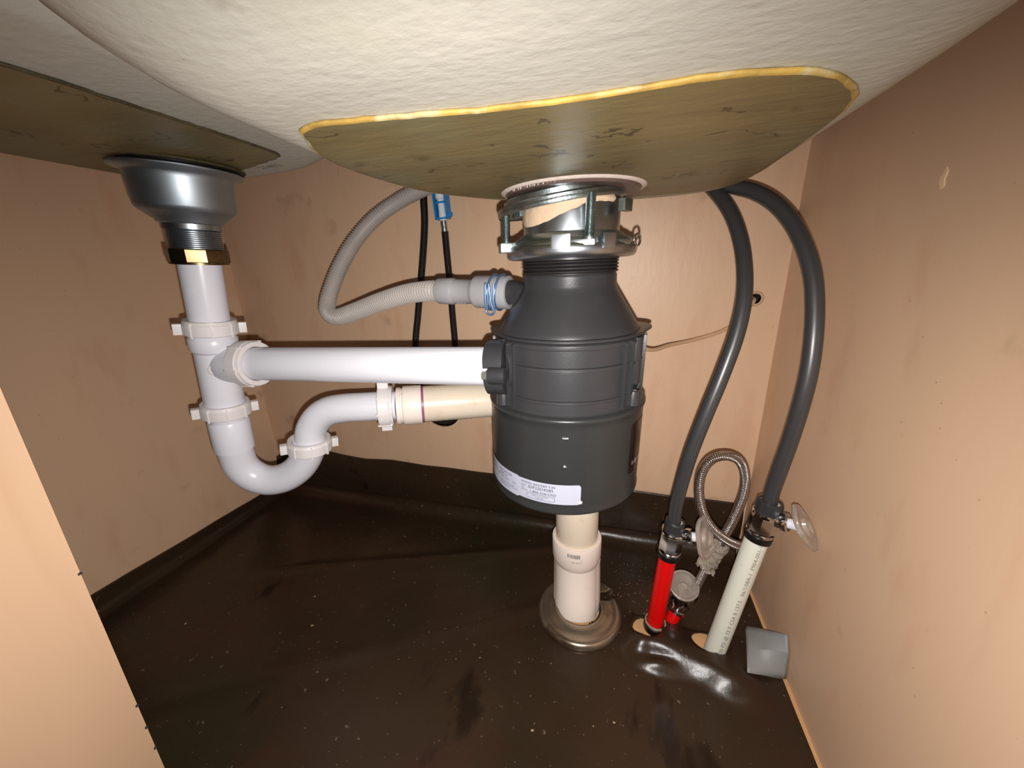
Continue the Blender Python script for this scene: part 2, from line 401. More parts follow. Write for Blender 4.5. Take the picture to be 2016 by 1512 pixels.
def mat_mesh():
    cell = .003; fr = .026; y0, x1 = .03, .2125
    us = []; 
    u = x1
    while u > XL-.02: us.append(u); u -= cell
    vtab = []; yv = y0
    while yv < YB-.001-fr: vtab.append(('f', yv)); yv += cell
    vn = 8
    for i in range(1, vn+1): vtab.append(('a', i/vn))
    for i in range(1, 25): vtab.append(('w', i/24))
    vs_, idx = [], {}
    fl_ = .016
    xe = XL+.002
    for i, u in enumerate(us):
        for j, (k, t) in enumerate(vtab):
            # across: bend up at the left wall
            yy = t if k == 'f' else YB-fr
            sl = (xe+fl_) - u; hl = 0; x = u
            hleft = interp(yy, [(.03, .040), (.25, .038), (.5, .027), (.57, .025)])
            if sl > 0:
                s2 = sl/(xe+fl_-us[-1])*(fl_*PI/2 + max(0, hleft-fl_))
                a = min(s2/fl_, PI/2); x = xe+fl_-math.sin(a)*fl_; hl = (1-math.cos(a))*fl_ + max(0, s2-fl_*PI/2)
            if k == 'f': y, z = t, 0
            elif k == 'a': a = t*PI/2; y = YB-.0035-fr+math.sin(a)*fr; z = (1-math.cos(a))*fr
            else:
                tp = interp(x, TOPB); z = fr+(tp-fr)*t; y = YB-.0035 - .004*math.sin(t*PI)*(1+noise.noise(V((x*9, 0, 2)))) - .003*(1+noise.noise(V((x*14, z*20, 7))))
            damp = 1 if k == 'f' else (1-t if k == 'a' else 0)
            if k == 'f' and t > YB-fr-.05: damp = 1
            hz = mat_h(x, y)*max(damp, 0) if k != 'w' else 0
            if k == 'a': hz = mat_h(x, min(y, YB-fr))*(1-t)+.0*t
            cr = 1 if sl <= 0 else 0
            vs_.append([x, y, z+hl*(1 if k == 'f' else max(0, 1-z/.1))+hz]); idx[(i, j)] = len(vs_)-1
    for p in vs_:
        for c, r in HOLES:
            d = V((p[0]-c.x, p[1]-c.y)); l = d.length
            if abs(l-r) < cell*.62 and l > 0 and p[2] < .03: d = d/l*r; p[0] = c.x+d.x; p[1] = c.y+d.y
    fs = []
    for i in range(len(us)-1):
        for j in range(len(vtab)-1):
            q = (idx[(i, j)], idx[(i+1, j)], idx[(i+1, j+1)], idx[(i, j+1)])
            cx = sum(vs_[k][0] for k in q)/4; cy = sum(vs_[k][1] for k in q)/4
            if any((V((cx, cy))-c).length < r-.0003 for c, r in HOLES) and vtab[j][0] == 'f': continue
            fs.append(q)
    o = mk('rubber_mat', vs_, fs, M['mat'], smooth=True, origin=(-.27, .3, 0))
    s = o.modifiers.new('thickness', 'SOLIDIFY'); s.thickness = .0016; s.offset = 0
    return o
matob = tag(mat_mesh(), 'dark brown rubber mat covering the cabinet floor and curling up the walls', 'mat')

# crumbs on the mat
gs = []
def crumb_g(x, y, s):
    z = mat_h(x, y)+.0008; rr = [random.uniform(.6, 1.3) for _ in range(6)]
    c = V((x, y, z)); vs_ = [c+V((math.cos(a)*s*r, math.sin(a)*s*r*.8, 0)) for a, r in zip([k*PI/3 for k in range(6)], rr)]
    vs_ += [c+V((0, 0, s*.6)), c-V((0, 0, s*.3))]
    return vs_, [(k, (k+1) % 6, 6) for k in range(6)] + [((k+1) % 6, k, 7) for k in range(6)]
for k in range(150):
    x, y = random.gauss(.055, .04), random.gauss(.485, .035)
    if not (-.05 < x < .19 and .43 < y < .56): continue
    gs.append(crumb_g(x, y, random.uniform(.0003, .0009)))
for k in range(60):
    gs.append(crumb_g(random.uniform(-.62, .18), random.uniform(.2, .55), random.uniform(.0002, .0006)))
for (px, py, s) in ((1048, 1437, .0018), (1208, 1422, .002), (945, 1295, .0012), (365, 1228, .002), (620, 1175, .0018), (615, 1232, .0022), (1168, 1430, .001)):
    p = pZ(px, py, .004); gs.append(crumb_g(p.x, p.y, s))
v, f = join_g(*gs)
o = mk('sawdust_crumbs', v, f, M['crumb'], smooth=False); tag(o, 'tiny tan crumbs scattered over the dark rubber mat', 'debris', kind='stuff')

# ------------------------------------------------------------------ the sink
def chaikin(p, n=3):
    for _ in range(n):
        q = []
        for a, b in zip(p, p[1:]+p[:1]): q += [a*.75+b*.25, a*.25+b*.75]
        p = q
    return p
def resample_closed(p, n):
    p2 = p+[p[0]]; L = [0]
    for a, b in zip(p2, p2[1:]): L.append(L[-1]+(b-a).length)
    out = []; j = 0
    for i in range(n):
        s = L[-1]*i/n
        while L[j+1] < s: j += 1
        t = (s-L[j])/(L[j+1]-L[j]); out.append(p2[j].lerp(p2[j+1], t))
    return out
class Bowl:
    """flat bottom with a rounded edge: outline polygon (plan), radius per point"""
    def __init__(s, pts, z0, R, n=160, front_R=None, yf=.2):
        s.p = resample_closed(chaikin([V(q) for q in pts]), n); s.z0 = z0; s.R = R; s.fR = front_R or R; s.yf = yf
        area = sum(a.x*b.y-b.x*a.y for a, b in zip(s.p, s.p[1:]+s.p[:1]))
        if area < 0: s.p.reverse()
        m = len(s.p); s.n = []
        for i in range(m):
            t = (s.p[(i+1) % m]-s.p[i-1]).normalized(); s.n.append(V((t.y, -t.x)))
        s.r = [s.R+(s.fR-s.R)*smooth01((-q.y-.2)/.7) for q in s.n]
    def z(s, x, y):
        q = V((x, y)); best = 1e9; inside = False; m = len(s.p)
        for i in range(m):
            a, b = s.p[i], s.p[(i+1) % m]
            if (a.y > y) != (b.y > y) and x < (b.x-a.x)*(y-a.y)/(b.y-a.y)+a.x: inside = not inside
            ab = b-a; t = max(0, min(1, (q-a).dot(ab)/ab.dot(ab))); d = (a+ab*t-q).length
            if d < best: best = d; bi = i
        if inside: return s.z0
        r = s.r[bi]; d = min(best, r*.97); return s.z0+r-math.sqrt(r*r-d*d)
    def mesh(s, name, ztop, parent, mat, hole=None):
        vs_, fs = [], []; m = len(s.p); c = hole[0] if hole else sum(s.p, V((0, 0)))/m
        rings = []
        hr = hole[1] if hole else .001
        for t in (0, .15, .35, .6, .8, 1):
            ring = []
            for q in s.p:
                d = (q-c); a = c+d.normalized()*hr
                w = a.lerp(q, t); ring.append(V((w.x, w.y, s.z0)))
            rings.append(ring)
        K = 14
        for k in range(1, K+1):
            a = k/K*PI/2*.96; rings.append([V((q.x+nn_.x*r*math.sin(a), q.y+nn_.y*r*math.sin(a), s.z0+r*(1-math.cos(a)))) for q, nn_, r in zip(s.p, s.n, s.r)])
        rings.append([V((p.x+nn_.x*.004, p.y+nn_.y*.004, ztop)) for p, nn_ in zip(rings[-1], s.n)])
        for R_ in rings: vs_ += R_
        for j in range(len(rings)-1):
            for i in range(m): i2 = (i+1) % m; fs.append((j*m+i, j*m+i2, (j+1)*m+i2, (j+1)*m+i))
        return mk(name, vs_, fs, mat, parent)
DC = V((-.052, .39))       # disposal axis
LC = V((-.438, .320))      # left strainer axis
ZR, ZL = .558, .600
sink = thing('kitchen_sink', (-.17, .25, ZR), 'white double bowl kitchen sink seen from below with olive sound pads', 'sink')
BR = Bowl([(-.168, .19), (-.15, .155), (-.10, .150), (.05, .150), (.09, .155), (.0975, .20), (.0975, .44), (.085, .478), (.02, .488), (-.06, .462), (-.13, .41), (-.168, .335)], ZR, .046, front_R=.11)
BR.mesh('bowl', ZT-.004, sink, M['sink'], (DC, .046))
BL = Bowl([(-.51, .05), (-.25, .05), (-.262, .26), (-.280, .325), (-.325, .366), (-.38, .378), (-.48, .378), (-.51, .36)], ZL, .040, front_R=.05)
BL.mesh('bowl', ZT-.004, sink, M['sink'], (LC, .046))
# the deck that joins the bowls under the countertop
v, f = box_g((-.2, .27, ZT-.003), .76, .55, .005, bev=.001); mk('sink_deck', v, f, M['sink'], sink)
def pad(pts, bowl, th, step, edge_mat, edge_w, name, flat=True, wob=.0012):
    out = resample_closed(chaikin([V(q) for q in pts], 2), 150); m = len(out); c = sum(out, V((0, 0)))/m
    out = [q + (q-c).normalized()*wob*noise.noise(V((q.x*160, q.y*160, 0))) for q in out]
    ts = [k/26 for k in range(27)]; vs_, fs = [], []
    for t in ts:
        for q in out:
            w = c.lerp(q, t if t > 0 else .001); vs_.append(V((w.x, w.y, bowl.z(w.x, w.y)-th)))
    for j in range(len(ts)-1):
        for i in range(m): i2 = (i+1) % m; fs.append((j*m+i, j*m+i2, (j+1)*m+i2, (j+1)*m+i))
    b = len(vs_)
    for q in out: vs_.append(V((q.x, q.y, bowl.z(q.x, q.y)+.0003)))
    for i in range(m): i2 = (i+1) % m; fs.append((b-m+i, b-m+i2, b+i2, b+i))
    po = mk(name, vs_, fs, M['pad'], sink, sharp=40)
    # glue bead along the edge
    gv, gf = [], []; K = 7
    for i, q in enumerate(out):
        q2 = out[(i+1) % m]; t = (q2-out[i-1]).normalized(); nrm = V((t.y, -t.x))
        if nrm.dot(q-c) < 0: nrm = -nrm
        ew = edge_w(q)*max(.25, 1+.55*noise.noise(V((q.x*70, q.y*70, 3)))+.45*noise.noise(V((q.x*260, q.y*260, 5))))
        for k in range(K):
            a = -PI*.5+PI*k/(K-1); ox = nrm*(ew*math.cos(a)*.8); hz = th*.55*math.sin(a)
            w = q+ox; gv.append(V((w.x, w.y, bowl.z(w.x, w.y)-th*.5+hz)))
    for i in range(m):
        i2 = (i+1) % m
        for k in range(K-1): gf.append((i*K+k, i2*K+k, i2*K+k+1, i*K+k+1))
    mk('glue_bead', gv, gf, edge_mat, po)
    return po
def sc(p, z): q = pZ(p[0], p[1], z); return (q.x, q.y)
zr = ZR-.002
ppts = [sc(p, zr) for p in [(592, 268), (606, 253), (650, 246), (750, 237), (850, 229), (1000, 217), (1130, 200), (1250, 181), (1400, 156), (1500, 146), (1600, 146), (1655, 156), (1680, 182), (1668, 208), (1640, 238), (1560, 297), (1500, 342)]]
ppts += [(.106, .425), (.083, .458), (.02, .456), (-.06, .436), (-.125, .395), (-.168, .335), (-.178, .28), (-.179, .23)]
# tighten corners by doubling points
pad(ppts, BR, .0022, 0, M['glue'], lambda q: .0024 if q.y < .26 else .0006, 'sound_pad')
lp = [(-.505, -.0+.06), (-.505, .335), (-.50, .352), (-.40, .350), (-.36, .342), (-.318, .330), (-.308, .322), (-.308, .06)]
pad(lp, BL, .002, 0, M['glue_dark'], lambda q: .0016, 'sound_pad', wob=.002)
# stamped number on the left bowl
b0 = pZ(512, 333, ZL-.0008); b1 = pZ(566, 323, ZL-.0008); tu = (b1-b0).normalized(); tv = V((0, 0, 1)).cross(tu); tv = -tv if (tv.y < 0) else tv
tv = tv if tv.y > 0 else -tv
def onbowl(x, y): p = b0+tu*x - tv*(y*1.0) + tv*.004; return V((p.x, p.y, BL.z(p.x, p.y)-.0003))
g = text_g([('21402', 0, 0, .012, 1.0)], onbowl); mk('stamped_number', g[0], g[1], M['ink'], sink, smooth=False)

# ------------------------------------------------------------------ left strainer
LX, LY = LC
st = thing('sink_strainer', (LX, LY, .506), 'brushed metal basket strainer cup under the left bowl', 'strainer')
SA = V((.085, 0, 1)).normalized(); SB = V((LX+.0035, LY, .598)) - SA*.598
def sl(name, prof, mat, seg=48, sharp=35): return lathe(name, prof, SB, mat, st, axis=SA, seg=seg, sharp=sharp)
sl('flange_gasket', [(.040, .6015), (.0515, .6012), (.0520, .5975), (.040, .5975)], M['black'])
sl('putty_ring', [(.0515, .6010), (.0562, .6006), (.0552, .5992), (.0515, .5990)], M['glue_dark'])
sl('strainer_cup', [(.040, .5975), (.0530, .5965), (.0540, .5955), (.0535, .5938), (.0460, .5915), (.0442, .589), (.0437, .585), (.0425, .5615), (.0412, .5585), (.0385, .5560), (.0292, .5490), (.0285, .5470), (.0275, .5460), (.0245, .5455)], M['cup'], 64, 60)
pr_ = [(.0245, .5465), (.0258, .5455), (.0258, .5405), (.0240, .5400)]
z = .540
while z > .520: pr_ += [(.0236, z), (.0246, z-.0008), (.0236, z-.0016)]; z -= .0020
sl('threaded_tail', pr_+[(.0230, .510)], M['steel'], 48, 20)
NC = SB + SA*.0; 
g1 = lathe_g([(.0225, .5215), (.0266, .5215), (.0274, .5205), (.0274, .5085), (.0266, .5070), (.0225, .5070)], NC, SA, seg=10, ref=(1, .25, 0))
g2 = lathe_g([(.0180, .5082), (.0262, .5080), (.0264, .5058), (.0180, .5055)], NC, SA, seg=40)
v, f = join_g(g1, g2); mk('spud_nut', v, f, M['brass'], st, sharp=25)['label'] = 'tarnished brass nut with flats'

# ------------------------------------------------------------------ white drain pipes
PT = V((-.4405, .319, .512)); PJ = V((-.4500, .318, .437)); PB = pY(445.5, 806, .318); PU = pY(461, 872, .318)
def slip_nut(c, axis, r, h, parent, wing_ref, mat='nut', name='slip_nut', ribs=8, big=True):
    u, w, a = frame_of(axis, wing_ref); c = V(c)
    gs = [lathe_g([(r-.007, 0), (r-.001, 0), (r, .001), (r, h*.75), (r-.001, h*.82), (r-.0015, h), (r-.005, h), (r-.007, h-.001), (r-.007, 0)], c-a*(h/2), axis, 48, wing_ref)]
    for k in range(ribs):
        t = 2*PI*k/ribs; d = u*math.cos(t)+w*math.sin(t); tt = a.cross(d)
        if big and k in (0, ribs//2): gs.append(box_g(c+d*(r+.0028)-a*(h*.10), .0088, .0085, h*.74, d, tt, a, bev=.0008))
        else: gs.append(box_g(c+d*(r-.0002)-a*(h*.08), .0022, .0022, h*1.0, d, tt, a, bev=.0006))
    v, f = join_g(*gs); return mk(name, v, f, M[mat], parent, sharp=35)
tp = thing('drain_tailpiece', PJ, 'straight white plastic tailpiece pipe below the brass nut', 'pipe')
ax = (PT-PJ).normalized()
v, f, uv = tube_g([PJ-ax*.004, PT], .0195, 40); mk('pipe', v, f, M['pvc'], tp, sharp=50)
slip_nut(PJ+ax*.001, ax, .0262, .0165, tp, (.59, .81, 0))
tee = thing('drain_tee', PB, 'white plastic drain tee joining the vertical tailpiece and the horizontal pipe', 'pipe fitting')
ax2 = (PJ-PB).normalized(); Lt = (PJ-PB).length
lathe('tee_body', [(.0190, 0), (.0205, .001), (.0208, .010), (.0208, Lt-.028), (.0230, Lt-.026), (.0238, Lt-.0245), (.0238, Lt-.012), (.0225, Lt-.010), (.0190, Lt-.004)], PB, M['pvc'], tee, axis=ax2, seg=48)
TC = pY(445, 717, .320); TE = pY(957, 721, .330)
TC = V((-.455, .319, .3915)); hx = V((1, .04, .0)).normalized()
bo = TC; nx = pY(497, 716, .322)
hx = (TE-nx).normalized()
lathe('branch', [(.0150, .0), (.0195, .008), (.0215, .020), (.0215, (nx-bo).length)], bo, M['pvc'], tee, axis=(nx-bo), seg=40)
slip_nut(nx+hx*(-.001), hx, .0268, .018, tee, (0, -.5, .75), ribs=6, big=False)
lathe('moulded_boss', [(.0001, .0215), (.0052, .0215), (.0062, .0208), (.0064, .018)], TC+V((0.002, 0, .001)), M['nut'], tee, axis=V((.55, -.80, -.1)), seg=24)
slip_nut(PB+ax2*.002, ax2, .0262, .0165, tee, (.59, .81, 0))
ht = thing('discharge_tube', TE, 'long white horizontal plastic tube from the disposal to the tee', 'pipe')
v, f, uv = tube_g([nx-hx*.01, TE+hx*.012], .0190, 48); mk('pipe', v, f, M['pvc'], ht, sharp=50)
# trap
UR = V((-.381, .352, .287)); trap = thing('p_trap', (-.42, .335, .205), 'white curved P trap hanging below the tee', 'pipe trap')
pts = [PB, PU.lerp(PB, .5)]
UR = pY(610, 866, .352)
def tY(px): return .318+(.352-.318)*max(0, min(1, (px-462)/(606-462)))
pts = [V((PB.x, PB.y, PB.z-.003)), PU] + [pY(a, b, tY(a)) for a, b in ((466, 893), (474, 914), (489, 930), (512, 942), (538, 945), (565, 938), (588, 922), (602, 902), (608, 884))] + [UR]
pts = catmull(pts, 8)
v, f, uv = tube_g(resample(pts, .004)[0], .0196, 40); mk('u_bend', v, f, M['pvc'], trap, sharp=50)
lathe('socket_sleeve', [(.0190, 0), (.0216, .001), (.0219, .010), (.0217, .040), (.0205, .042)], PU-(PB-PU).normalized()*.008, M['pvc'], trap, axis=(PB-PU), seg=48)
slip_nut(pY(610, 874, .352), V((.12, .02, 1)), .0266, .0165, trap, (.68, .73, 0))
A = [UR-V((0, 0, .004)), pY(611, 855, .352), pY(616, 838, .354), pY(629, 820, .357), pY(650, 808, .361), pY(680, 803, .366), pY(715, 801, .373), pY(750, 799, .382), pY(782, 798, .390)]
v, f, uv = tube_g(resample(catmull(A, 10), .003)[0], .0183, 40); mk('trap_arm', v, f, M['pvc'], trap, sharp=50)
NA = pY(762, 803, .374); 
# ------------------------------------------------------------------ cream waste pipe
C1 = pY(800, 798, .395); C2 = pY(968, 786, .448); wx = (C2-C1).normalized()
slip_nut(pY(761, 799, .385), wx, .0268, .0175, trap, (0, .1, -1))
wp = thing('waste_pipe', (-.042, .452, 0), 'cream plastic waste pipe running behind the disposal down into the floor', 'pipe')
g = lathe_g([(.0190, -.011), (.0240, -.011), (.0240, -.0065), (.0228, -.006), (.0228, -.004), (.0250, -.003), (.0254, -.002), (.0254, .0185), (.0250, .0195), (.022, .0195)], C1, wx, 48)
mk('coupling', g[0], g[1], M['cream2'], wp, sharp=35)
VX, VY = -.042, .452
lathe('purple_primer_ring', [(.0236, .0192), (.0239, .0196), (.0239, .0222), (.0236, .0226)], C1, M['primer'], wp, axis=wx)['label'] = 'purple primer stain at the joint'
zc = C2.z
ptsw = [C1+wx*.008, C2] + catmull([C2, V((-.118, .478, zc)), V((-.075, .501, zc-.003)), V((-.049, .506, zc-.018)), V((VX, .507, zc-.045)), V((VX, .507, .262)), V((VX, .490, .216)), V((VX, .464, .182)), V((VX, VY, .150)), V((VX, VY, .095))], 8)[1:]
rp_ = resample(ptsw, .006)[0]
v, f, uv = tube_g(rp_, lambda i, s: .0236+.0064*smooth01((.235-rp_[i].z)/.05), 48); mk('pipe', v, f, M['cream'], wp, sharp=50)
def along(P0, axis, r, face):
    u, w, a = frame_of(axis, face)
    def fn(x, y): t = y/r; return V(P0)+a*x+(u*math.cos(t)+w*math.sin(t))*(r+.0002)
    def fn2(x, y): t = -y/r; return V(P0)+a*x+(u*math.cos(t)+w*math.sin(t))*(r+.0002)
    # choose the handedness that reads correctly from outside
    n = fn(0.001, 0)-fn(0, 0); m_ = fn(0, .001)-fn(0, 0)
    return fn if n.cross(m_).dot(u) > 0 else fn2
g = text_g([('07 12.25 10-1', 0, -.006, .0085, 1.3)], along(C1+wx*.024, wx, .0236, (.0, -.85, -1))); mk('printed_marking', g[0], g[1], M['ink_dark'], wp, smooth=False)
# lower fitting with hub, body and bottom flange collar
hubz = .094
lathe('hub', [(.0298, 0.1150), (.0346, .1150), (.0352, .1140), (.0352, .086), (.0338, .080), (.0308, .073), (.0280, .068)], (VX, VY, 0), M['cream2'], wp)
bl = catmull([V((VX, VY, .088)), V((VX, VY-.001, .07)), V((VX+.001, VY-.008, .045)), V((VX+.002, VY-.018, .02)), V((VX+.002, VY-.024, .002))], 8)
v, f, uv = tube_g(resample(bl, .004)[0], .0312, 48); mk('elbow', v, f, M['cream2'], wp, sharp=60)
bl2 = [p+V((0, .009, 0)) for p in bl[8:]]
v, f, uv = tube_g(resample(bl2, .004)[0], .0345, 48); mk('rear_collar', v, f, M['cream2'], wp, sharp=60)
fc = V((CAM.x-VX, CAM.y-VY, 0)).normalized()
gs = []; x = -.0125; fn = along((VX, VY, .1045), (1, 0, 0), 1, fc)
uu, ww, aa = frame_of((0, 0, 1), fc)
def hubpt(x, z): t = x/.0352; return V((VX, VY, 0)) + (uu*math.cos(t)+ww*math.sin(t))*(.0354) + V((0, 0, z))
for wdt, gap in ((1.2, .4), (.4, .5), (.4, .9), (.9, .6), (.3, .5), (1.0, .7), (.4, .4), (.7, .6), (1.1, .5), (.5, .5), (1.3, .5), (.5, .4), (1.2, .5), (.6, .4), (1.3, 0)):
    x2 = x+wdt*.0009; gs.append(([hubpt(x, .1035), hubpt(x2, .1035), hubpt(x2, .1100), hubpt(x, .1100)], [(0, 1, 2, 3)])); x = x2+gap*.0009
v, f = join_g(*gs); mk('printed_barcode', v, f, M['ink'], wp, smooth=False)
g = text_g([('. . - 00100 0', -.013, .0955, .004)], hubpt); mk('printed_marking', g[0], g[1], M['ink'], wp, smooth=False)
gs = lathe_g([(.0003, 0), (.0035, .0), (.0038, -.0004)], V((VX+.003, VY-.030, .060)), (0, -1, .1), 20)
# floor escutcheon, split bell plate
ES = V((-.034, .422, .0))
prof = [(.031, .016), (.035, .0165), (.040, .0150), (.046, .0130), (.0505, .0135), (.0540, .0140), (.0575, .0120), (.0592, .0080), (.0585, .0045), (.0560, .0030)]
def esc_z(o):
    return o
es = lathe('floor_escutcheon', prof, ES, M['escut'], None, seg=72, ref=(1, .62, 0), a0=.10, a1=2*PI-.02, sharp=60)
for vtx in es.data.vertices:      # the split end rides up over the other
    p = vtx.co; a = math.atan2(p.y, p.x) - math.atan2(.62, 1)
    a = (a+2*PI) % (2*PI)
    if a < 1.0: vtx.co.z += .010*(1-a/1.0)
md = es.modifiers.new('thickness', 'SOLIDIFY'); md.thickness = .0012; md.offset = 0
tag(es, 'worn metal split floor escutcheon ring around the cream waste pipe', 'escutcheon')

# ------------------------------------------------------------------ garbage disposal
dx, dy = DC; base = -PI/2 + math.atan2(.052, .39)
gd = thing('garbage_disposal', (dx, dy, .25), 'dark grey garbage disposal hanging under the right bowl', 'garbage disposal')
def dp(a, r, z): t = base+math.radians(a); return V((dx+math.cos(t)*r, dy+math.sin(t)*r, z))
def dn(a): t = base+math.radians(a); return V((math.cos(t), math.sin(t), 0))
O = (dx, dy, 0)
lathe('sealant_ring', [(.0560, .5582), (.0672, .5580), (.0676, .5562), (.0650, .5545), (.0620, .5540)], O, M['putty_white'], gd)
lathe('fibre_gasket', [(.046, .5560), (.0625, .5560), (.0630, .5540), (.0615, .5520), (.046, .5515)], O, M['gasket'], gd)
g = []
for k in range(26):
    a = random.uniform(-55, -4); rr = random.uniform(.0006, .0022)
    g.append(([dp(a+math.cos(t)*rr*3200/58*.9*random.uniform(.6, 1), .0632, .5532+math.sin(t)*rr*.6) for t in [q*PI/3 for q in range(6)]]+[dp(a, .0640, .5532)], [(q, (q+1) % 6, 6) for q in range(6)]))
v, f = join_g(*g); mk('sealant_smear', v, f, M['putty_white'], gd)
# tilted backup flange with three ears
tl = V((-.11, -.05, 1)).normalized(); fcz = V((dx-.011, dy, .5450))
g1 = lathe_g(hollow(.0605, .0465, .0065, .0012), fcz-tl*.003, tl, 56)
g2 = lathe_g(hollow(.0535, .0460, .0105, .0012), fcz-tl*.001, tl, 56)
g3 = lathe_g([(.0600, -.001), (.0608, .0008), (.0608, .0026), (.0600, .004)], fcz-tl*.003, tl, 56)
v, f = join_g(g1, g2, g3); mk('backup_flange', v, f, M['zinc'], gd, sharp=35)
def flange_tab(a): # lugs of the backup flange 
    c = dp(a, .0545, .5375); d = dn(a); t = V((0, 0, 1)).cross(d); return box_g(c, .006, .016, .010, d, t, V((0, 0, 1)), bev=.001)
for a in (-60, 58, 180):
    v, f = flange_tab(a); mk('flange_lug', v, f, M['zinc'], gd, sharp=35)
lathe('sink_sleeve', [(.0455, .556), (.0455, .5405), (.0458, .540), (.0458, .5175), (.0452, .5170), (.0452, .5120)], O, M['steel'], gd, seg=64)
pv, pf = [], []; na = 60
for i in range(na+1):
    a = -78+130*i/na; low = .5405-.0165*max(0, math.cos(math.radians((a+52)*1.15)))**1.5 - .0012*noise.noise(V((a*.1, 1, 0)))
    for k, (rr, zz) in enumerate(((.0462, .546), (.0478, .5435), (.0474, (low+.5435)/2), (.0466, low+.0008), (.0458, low))):
        pv.append(dp(a, rr+.0005*noise.noise(V((a*.08, zz*200, 2))), zz))
for i in range(na):
    for k in range(4): pf.append((i*5+k, (i+1)*5+k, (i+1)*5+k+1, i*5+k+1))
mk('putty', pv, pf, M['putty'], gd)['label'] = 'smeared tan plumber putty'
# upper mounting ring (cone) with bolt seats, and lower mounting ring
lathe('upper_mounting_ring', [(.0452, .5175), (.0470, .5180), (.0490, .5170), (.0510, .5150), (.0560, .5125), (.0580, .5100), (.0585, .5060), (.0560, .5050)], O, M['zinc'], gd, seg=64, sharp=50)
lr = lathe('lower_mounting_ring', [(.0550, .5080), (.0605, .5078), (.0625, .5062), (.0632, .5030), (.0625, .4985), (.0605, .4962), (.0570, .4955), (.0480, .4958)], O, M['steel'], gd, seg=64, sharp=60)
for a, wdt in ((-8, .0165), (30, .012), (112, .0165), (232, .0165)):
    d = dn(a); t = V((0, 0, 1)).cross(d)
    v, f = box_g(dp(a, .0615, .5082), .0055, wdt, .0125, d, t, V((0, 0, 1)), bev=.0016); mk('ring_lug', v, f, M['steel'], gd, sharp=40)
    v, f = box_g(dp(a+18, .0603, .5072), .0050, wdt*1.1, .0050, d, t, V((0, 0, 1)), bev=.0016); mk('ring_ramp', v, f, M['steel'], gd, sharp=40)
g = tube_g([dp(62+12*math.cos(k/14*2*PI)*.6, .0645+.0015, .5085+.0050*math.sin(k/14*2*PI)) for k in range(15)], .0011, 8)
mk('ring_loop', g[0], g[1], M['chrome'], gd)
# three mounting screws
for a in (-72, 16, 150):
    ca = dp(a, .0545 if a != -72 else .0640, 0); top_z = .545 if a != -72 else .541
    n_ = 60; h_ = top_z-.5115
    prf = []
    k = 0; zz = .5115
    while zz < top_z: prf += [(.0036, zz), (.0043, zz+.0005)]; zz += .0011
    lathe('mounting_screw', prf, (ca.x, ca.y, 0), M['zinc'], gd, seg=16, sharp=80)
    d = dn(a); t = V((0, 0, 1)).cross(d)
    o1 = lathe_g([(.0001, .5135), (.0036, .5130), (.0048, .5105), (.0065, .5100), (.0068, .5085)], (ca.x, ca.y, 0), seg=20)
    if a == -72:
        g1 = box_g(V((ca.x, ca.y, .5072))-d*.0035, .020, .018, .0085, d, t, V((0, 0, 1)), bev=.0015); o1 = join_g(o1, g1)
    else:
        o1 = join_g(o1, lathe_g([(.0078, .5118), (.0086, .5075), (.0075, .5035), (.0001, .502)], (ca.x, ca.y, 0), seg=20))
    mk('screw_seat', o1[0], o1[1], M['zinc'], gd, sharp=35)
# rubber neck with ridges, dome, housings
pr2 = [(.046, .4975), (.0475, .4965), (.0475, .4940), (.0455, .4935)]
for k in range(4):
    zb = .4930-k*.0030; pr2 += [(.0472, zb), (.0475, zb-.0010), (.0455, zb-.0020)]
pr2 += [(.0452, .4800)]
lathe('neck_gasket', pr2, O, M['rubber'], gd, sharp=30)
lathe('upper_housing', [(.0445, .4815), (.0460, .4805), (.0463, .4790), (.0465, .4705), (.0475, .4675), (.0500, .4630), (.0640, .4410), (.0700, .4315), (.0722, .4275), (.0722, .4245)], O, M['disp'], gd, seg=80, sharp=60)
fv, ff = lathe_g([(.0660, .4275), (.0790, .4273), (.0798, .4266), (.0798, .4250), (.0790, .4243), (.0660, .4240)], O, seg=96)
# the shoulder flange swells into ears
out = []
for p in fv:
    d = V((p.x-dx, p.y-dy, 0)); r = d.length; a = math.degrees(math.atan2(d.y, d.x)-base); a = (a+180) % 360-180
    ear = max(math.exp(-((a-100)/17)**2), math.exp(-((a+105)/17)**2), math.exp(-((a-180)/17)**2), math.exp(-((a+180)/17)**2))
    k = 1+(.135*ear-.035) if r > .07 else 1
    out.append(V((dx+d.x*k, dy+d.y*k, p.z)))
mk('shoulder_flange', out, ff, M['disp'], gd, sharp=40)
fv, ff = lathe_g([(.0660, .4120), (.0780, .4118), (.0788, .4110), (.0788, .4095), (.0660, .4085)], O, seg=96); out = []
for p in fv:
    d = V((p.x-dx, p.y-dy, 0)); r = d.length; a = math.degrees(math.atan2(d.y, d.x)-base); a = (a+180) % 360-180
    ear = math.exp(-((a-100)/15)**2); k = 1+(.14*ear-.09) if r > .07 else 1; out.append(V((dx+d.x*k, dy+d.y*k, p.z)))
mk('rear_flange', out, ff, M['disp'], gd, sharp=40)
lathe('middle_housing', [(.0700, .4242), (.0750, .4238), (.0768, .4225), (.0770, .4200), (.0768, .4185), (.0750, .4178), (.0750, .4025), (.0770, .4018), (.0772, .3990), (.0752, .3983), (.0756, .3715), (.0774, .3708), (.0776, .3690), (.0764, .3682), (.0768, .3580), (.0790, .3560), (.0815, .3535)], O, M['disp'], gd, seg=96, sharp=30)
for a in (-46, -39, 41, 48, 100, 107, 150, 210):
    d = dn(a); t = V((0, 0, 1)).cross(d); v, f = box_g(dp(a, .0772, .3910), .006, .0018, .062, d, t, V((0, 0, 1)), bev=.0006); mk('vertical_rib', v, f, M['disp'], gd, sharp=40)
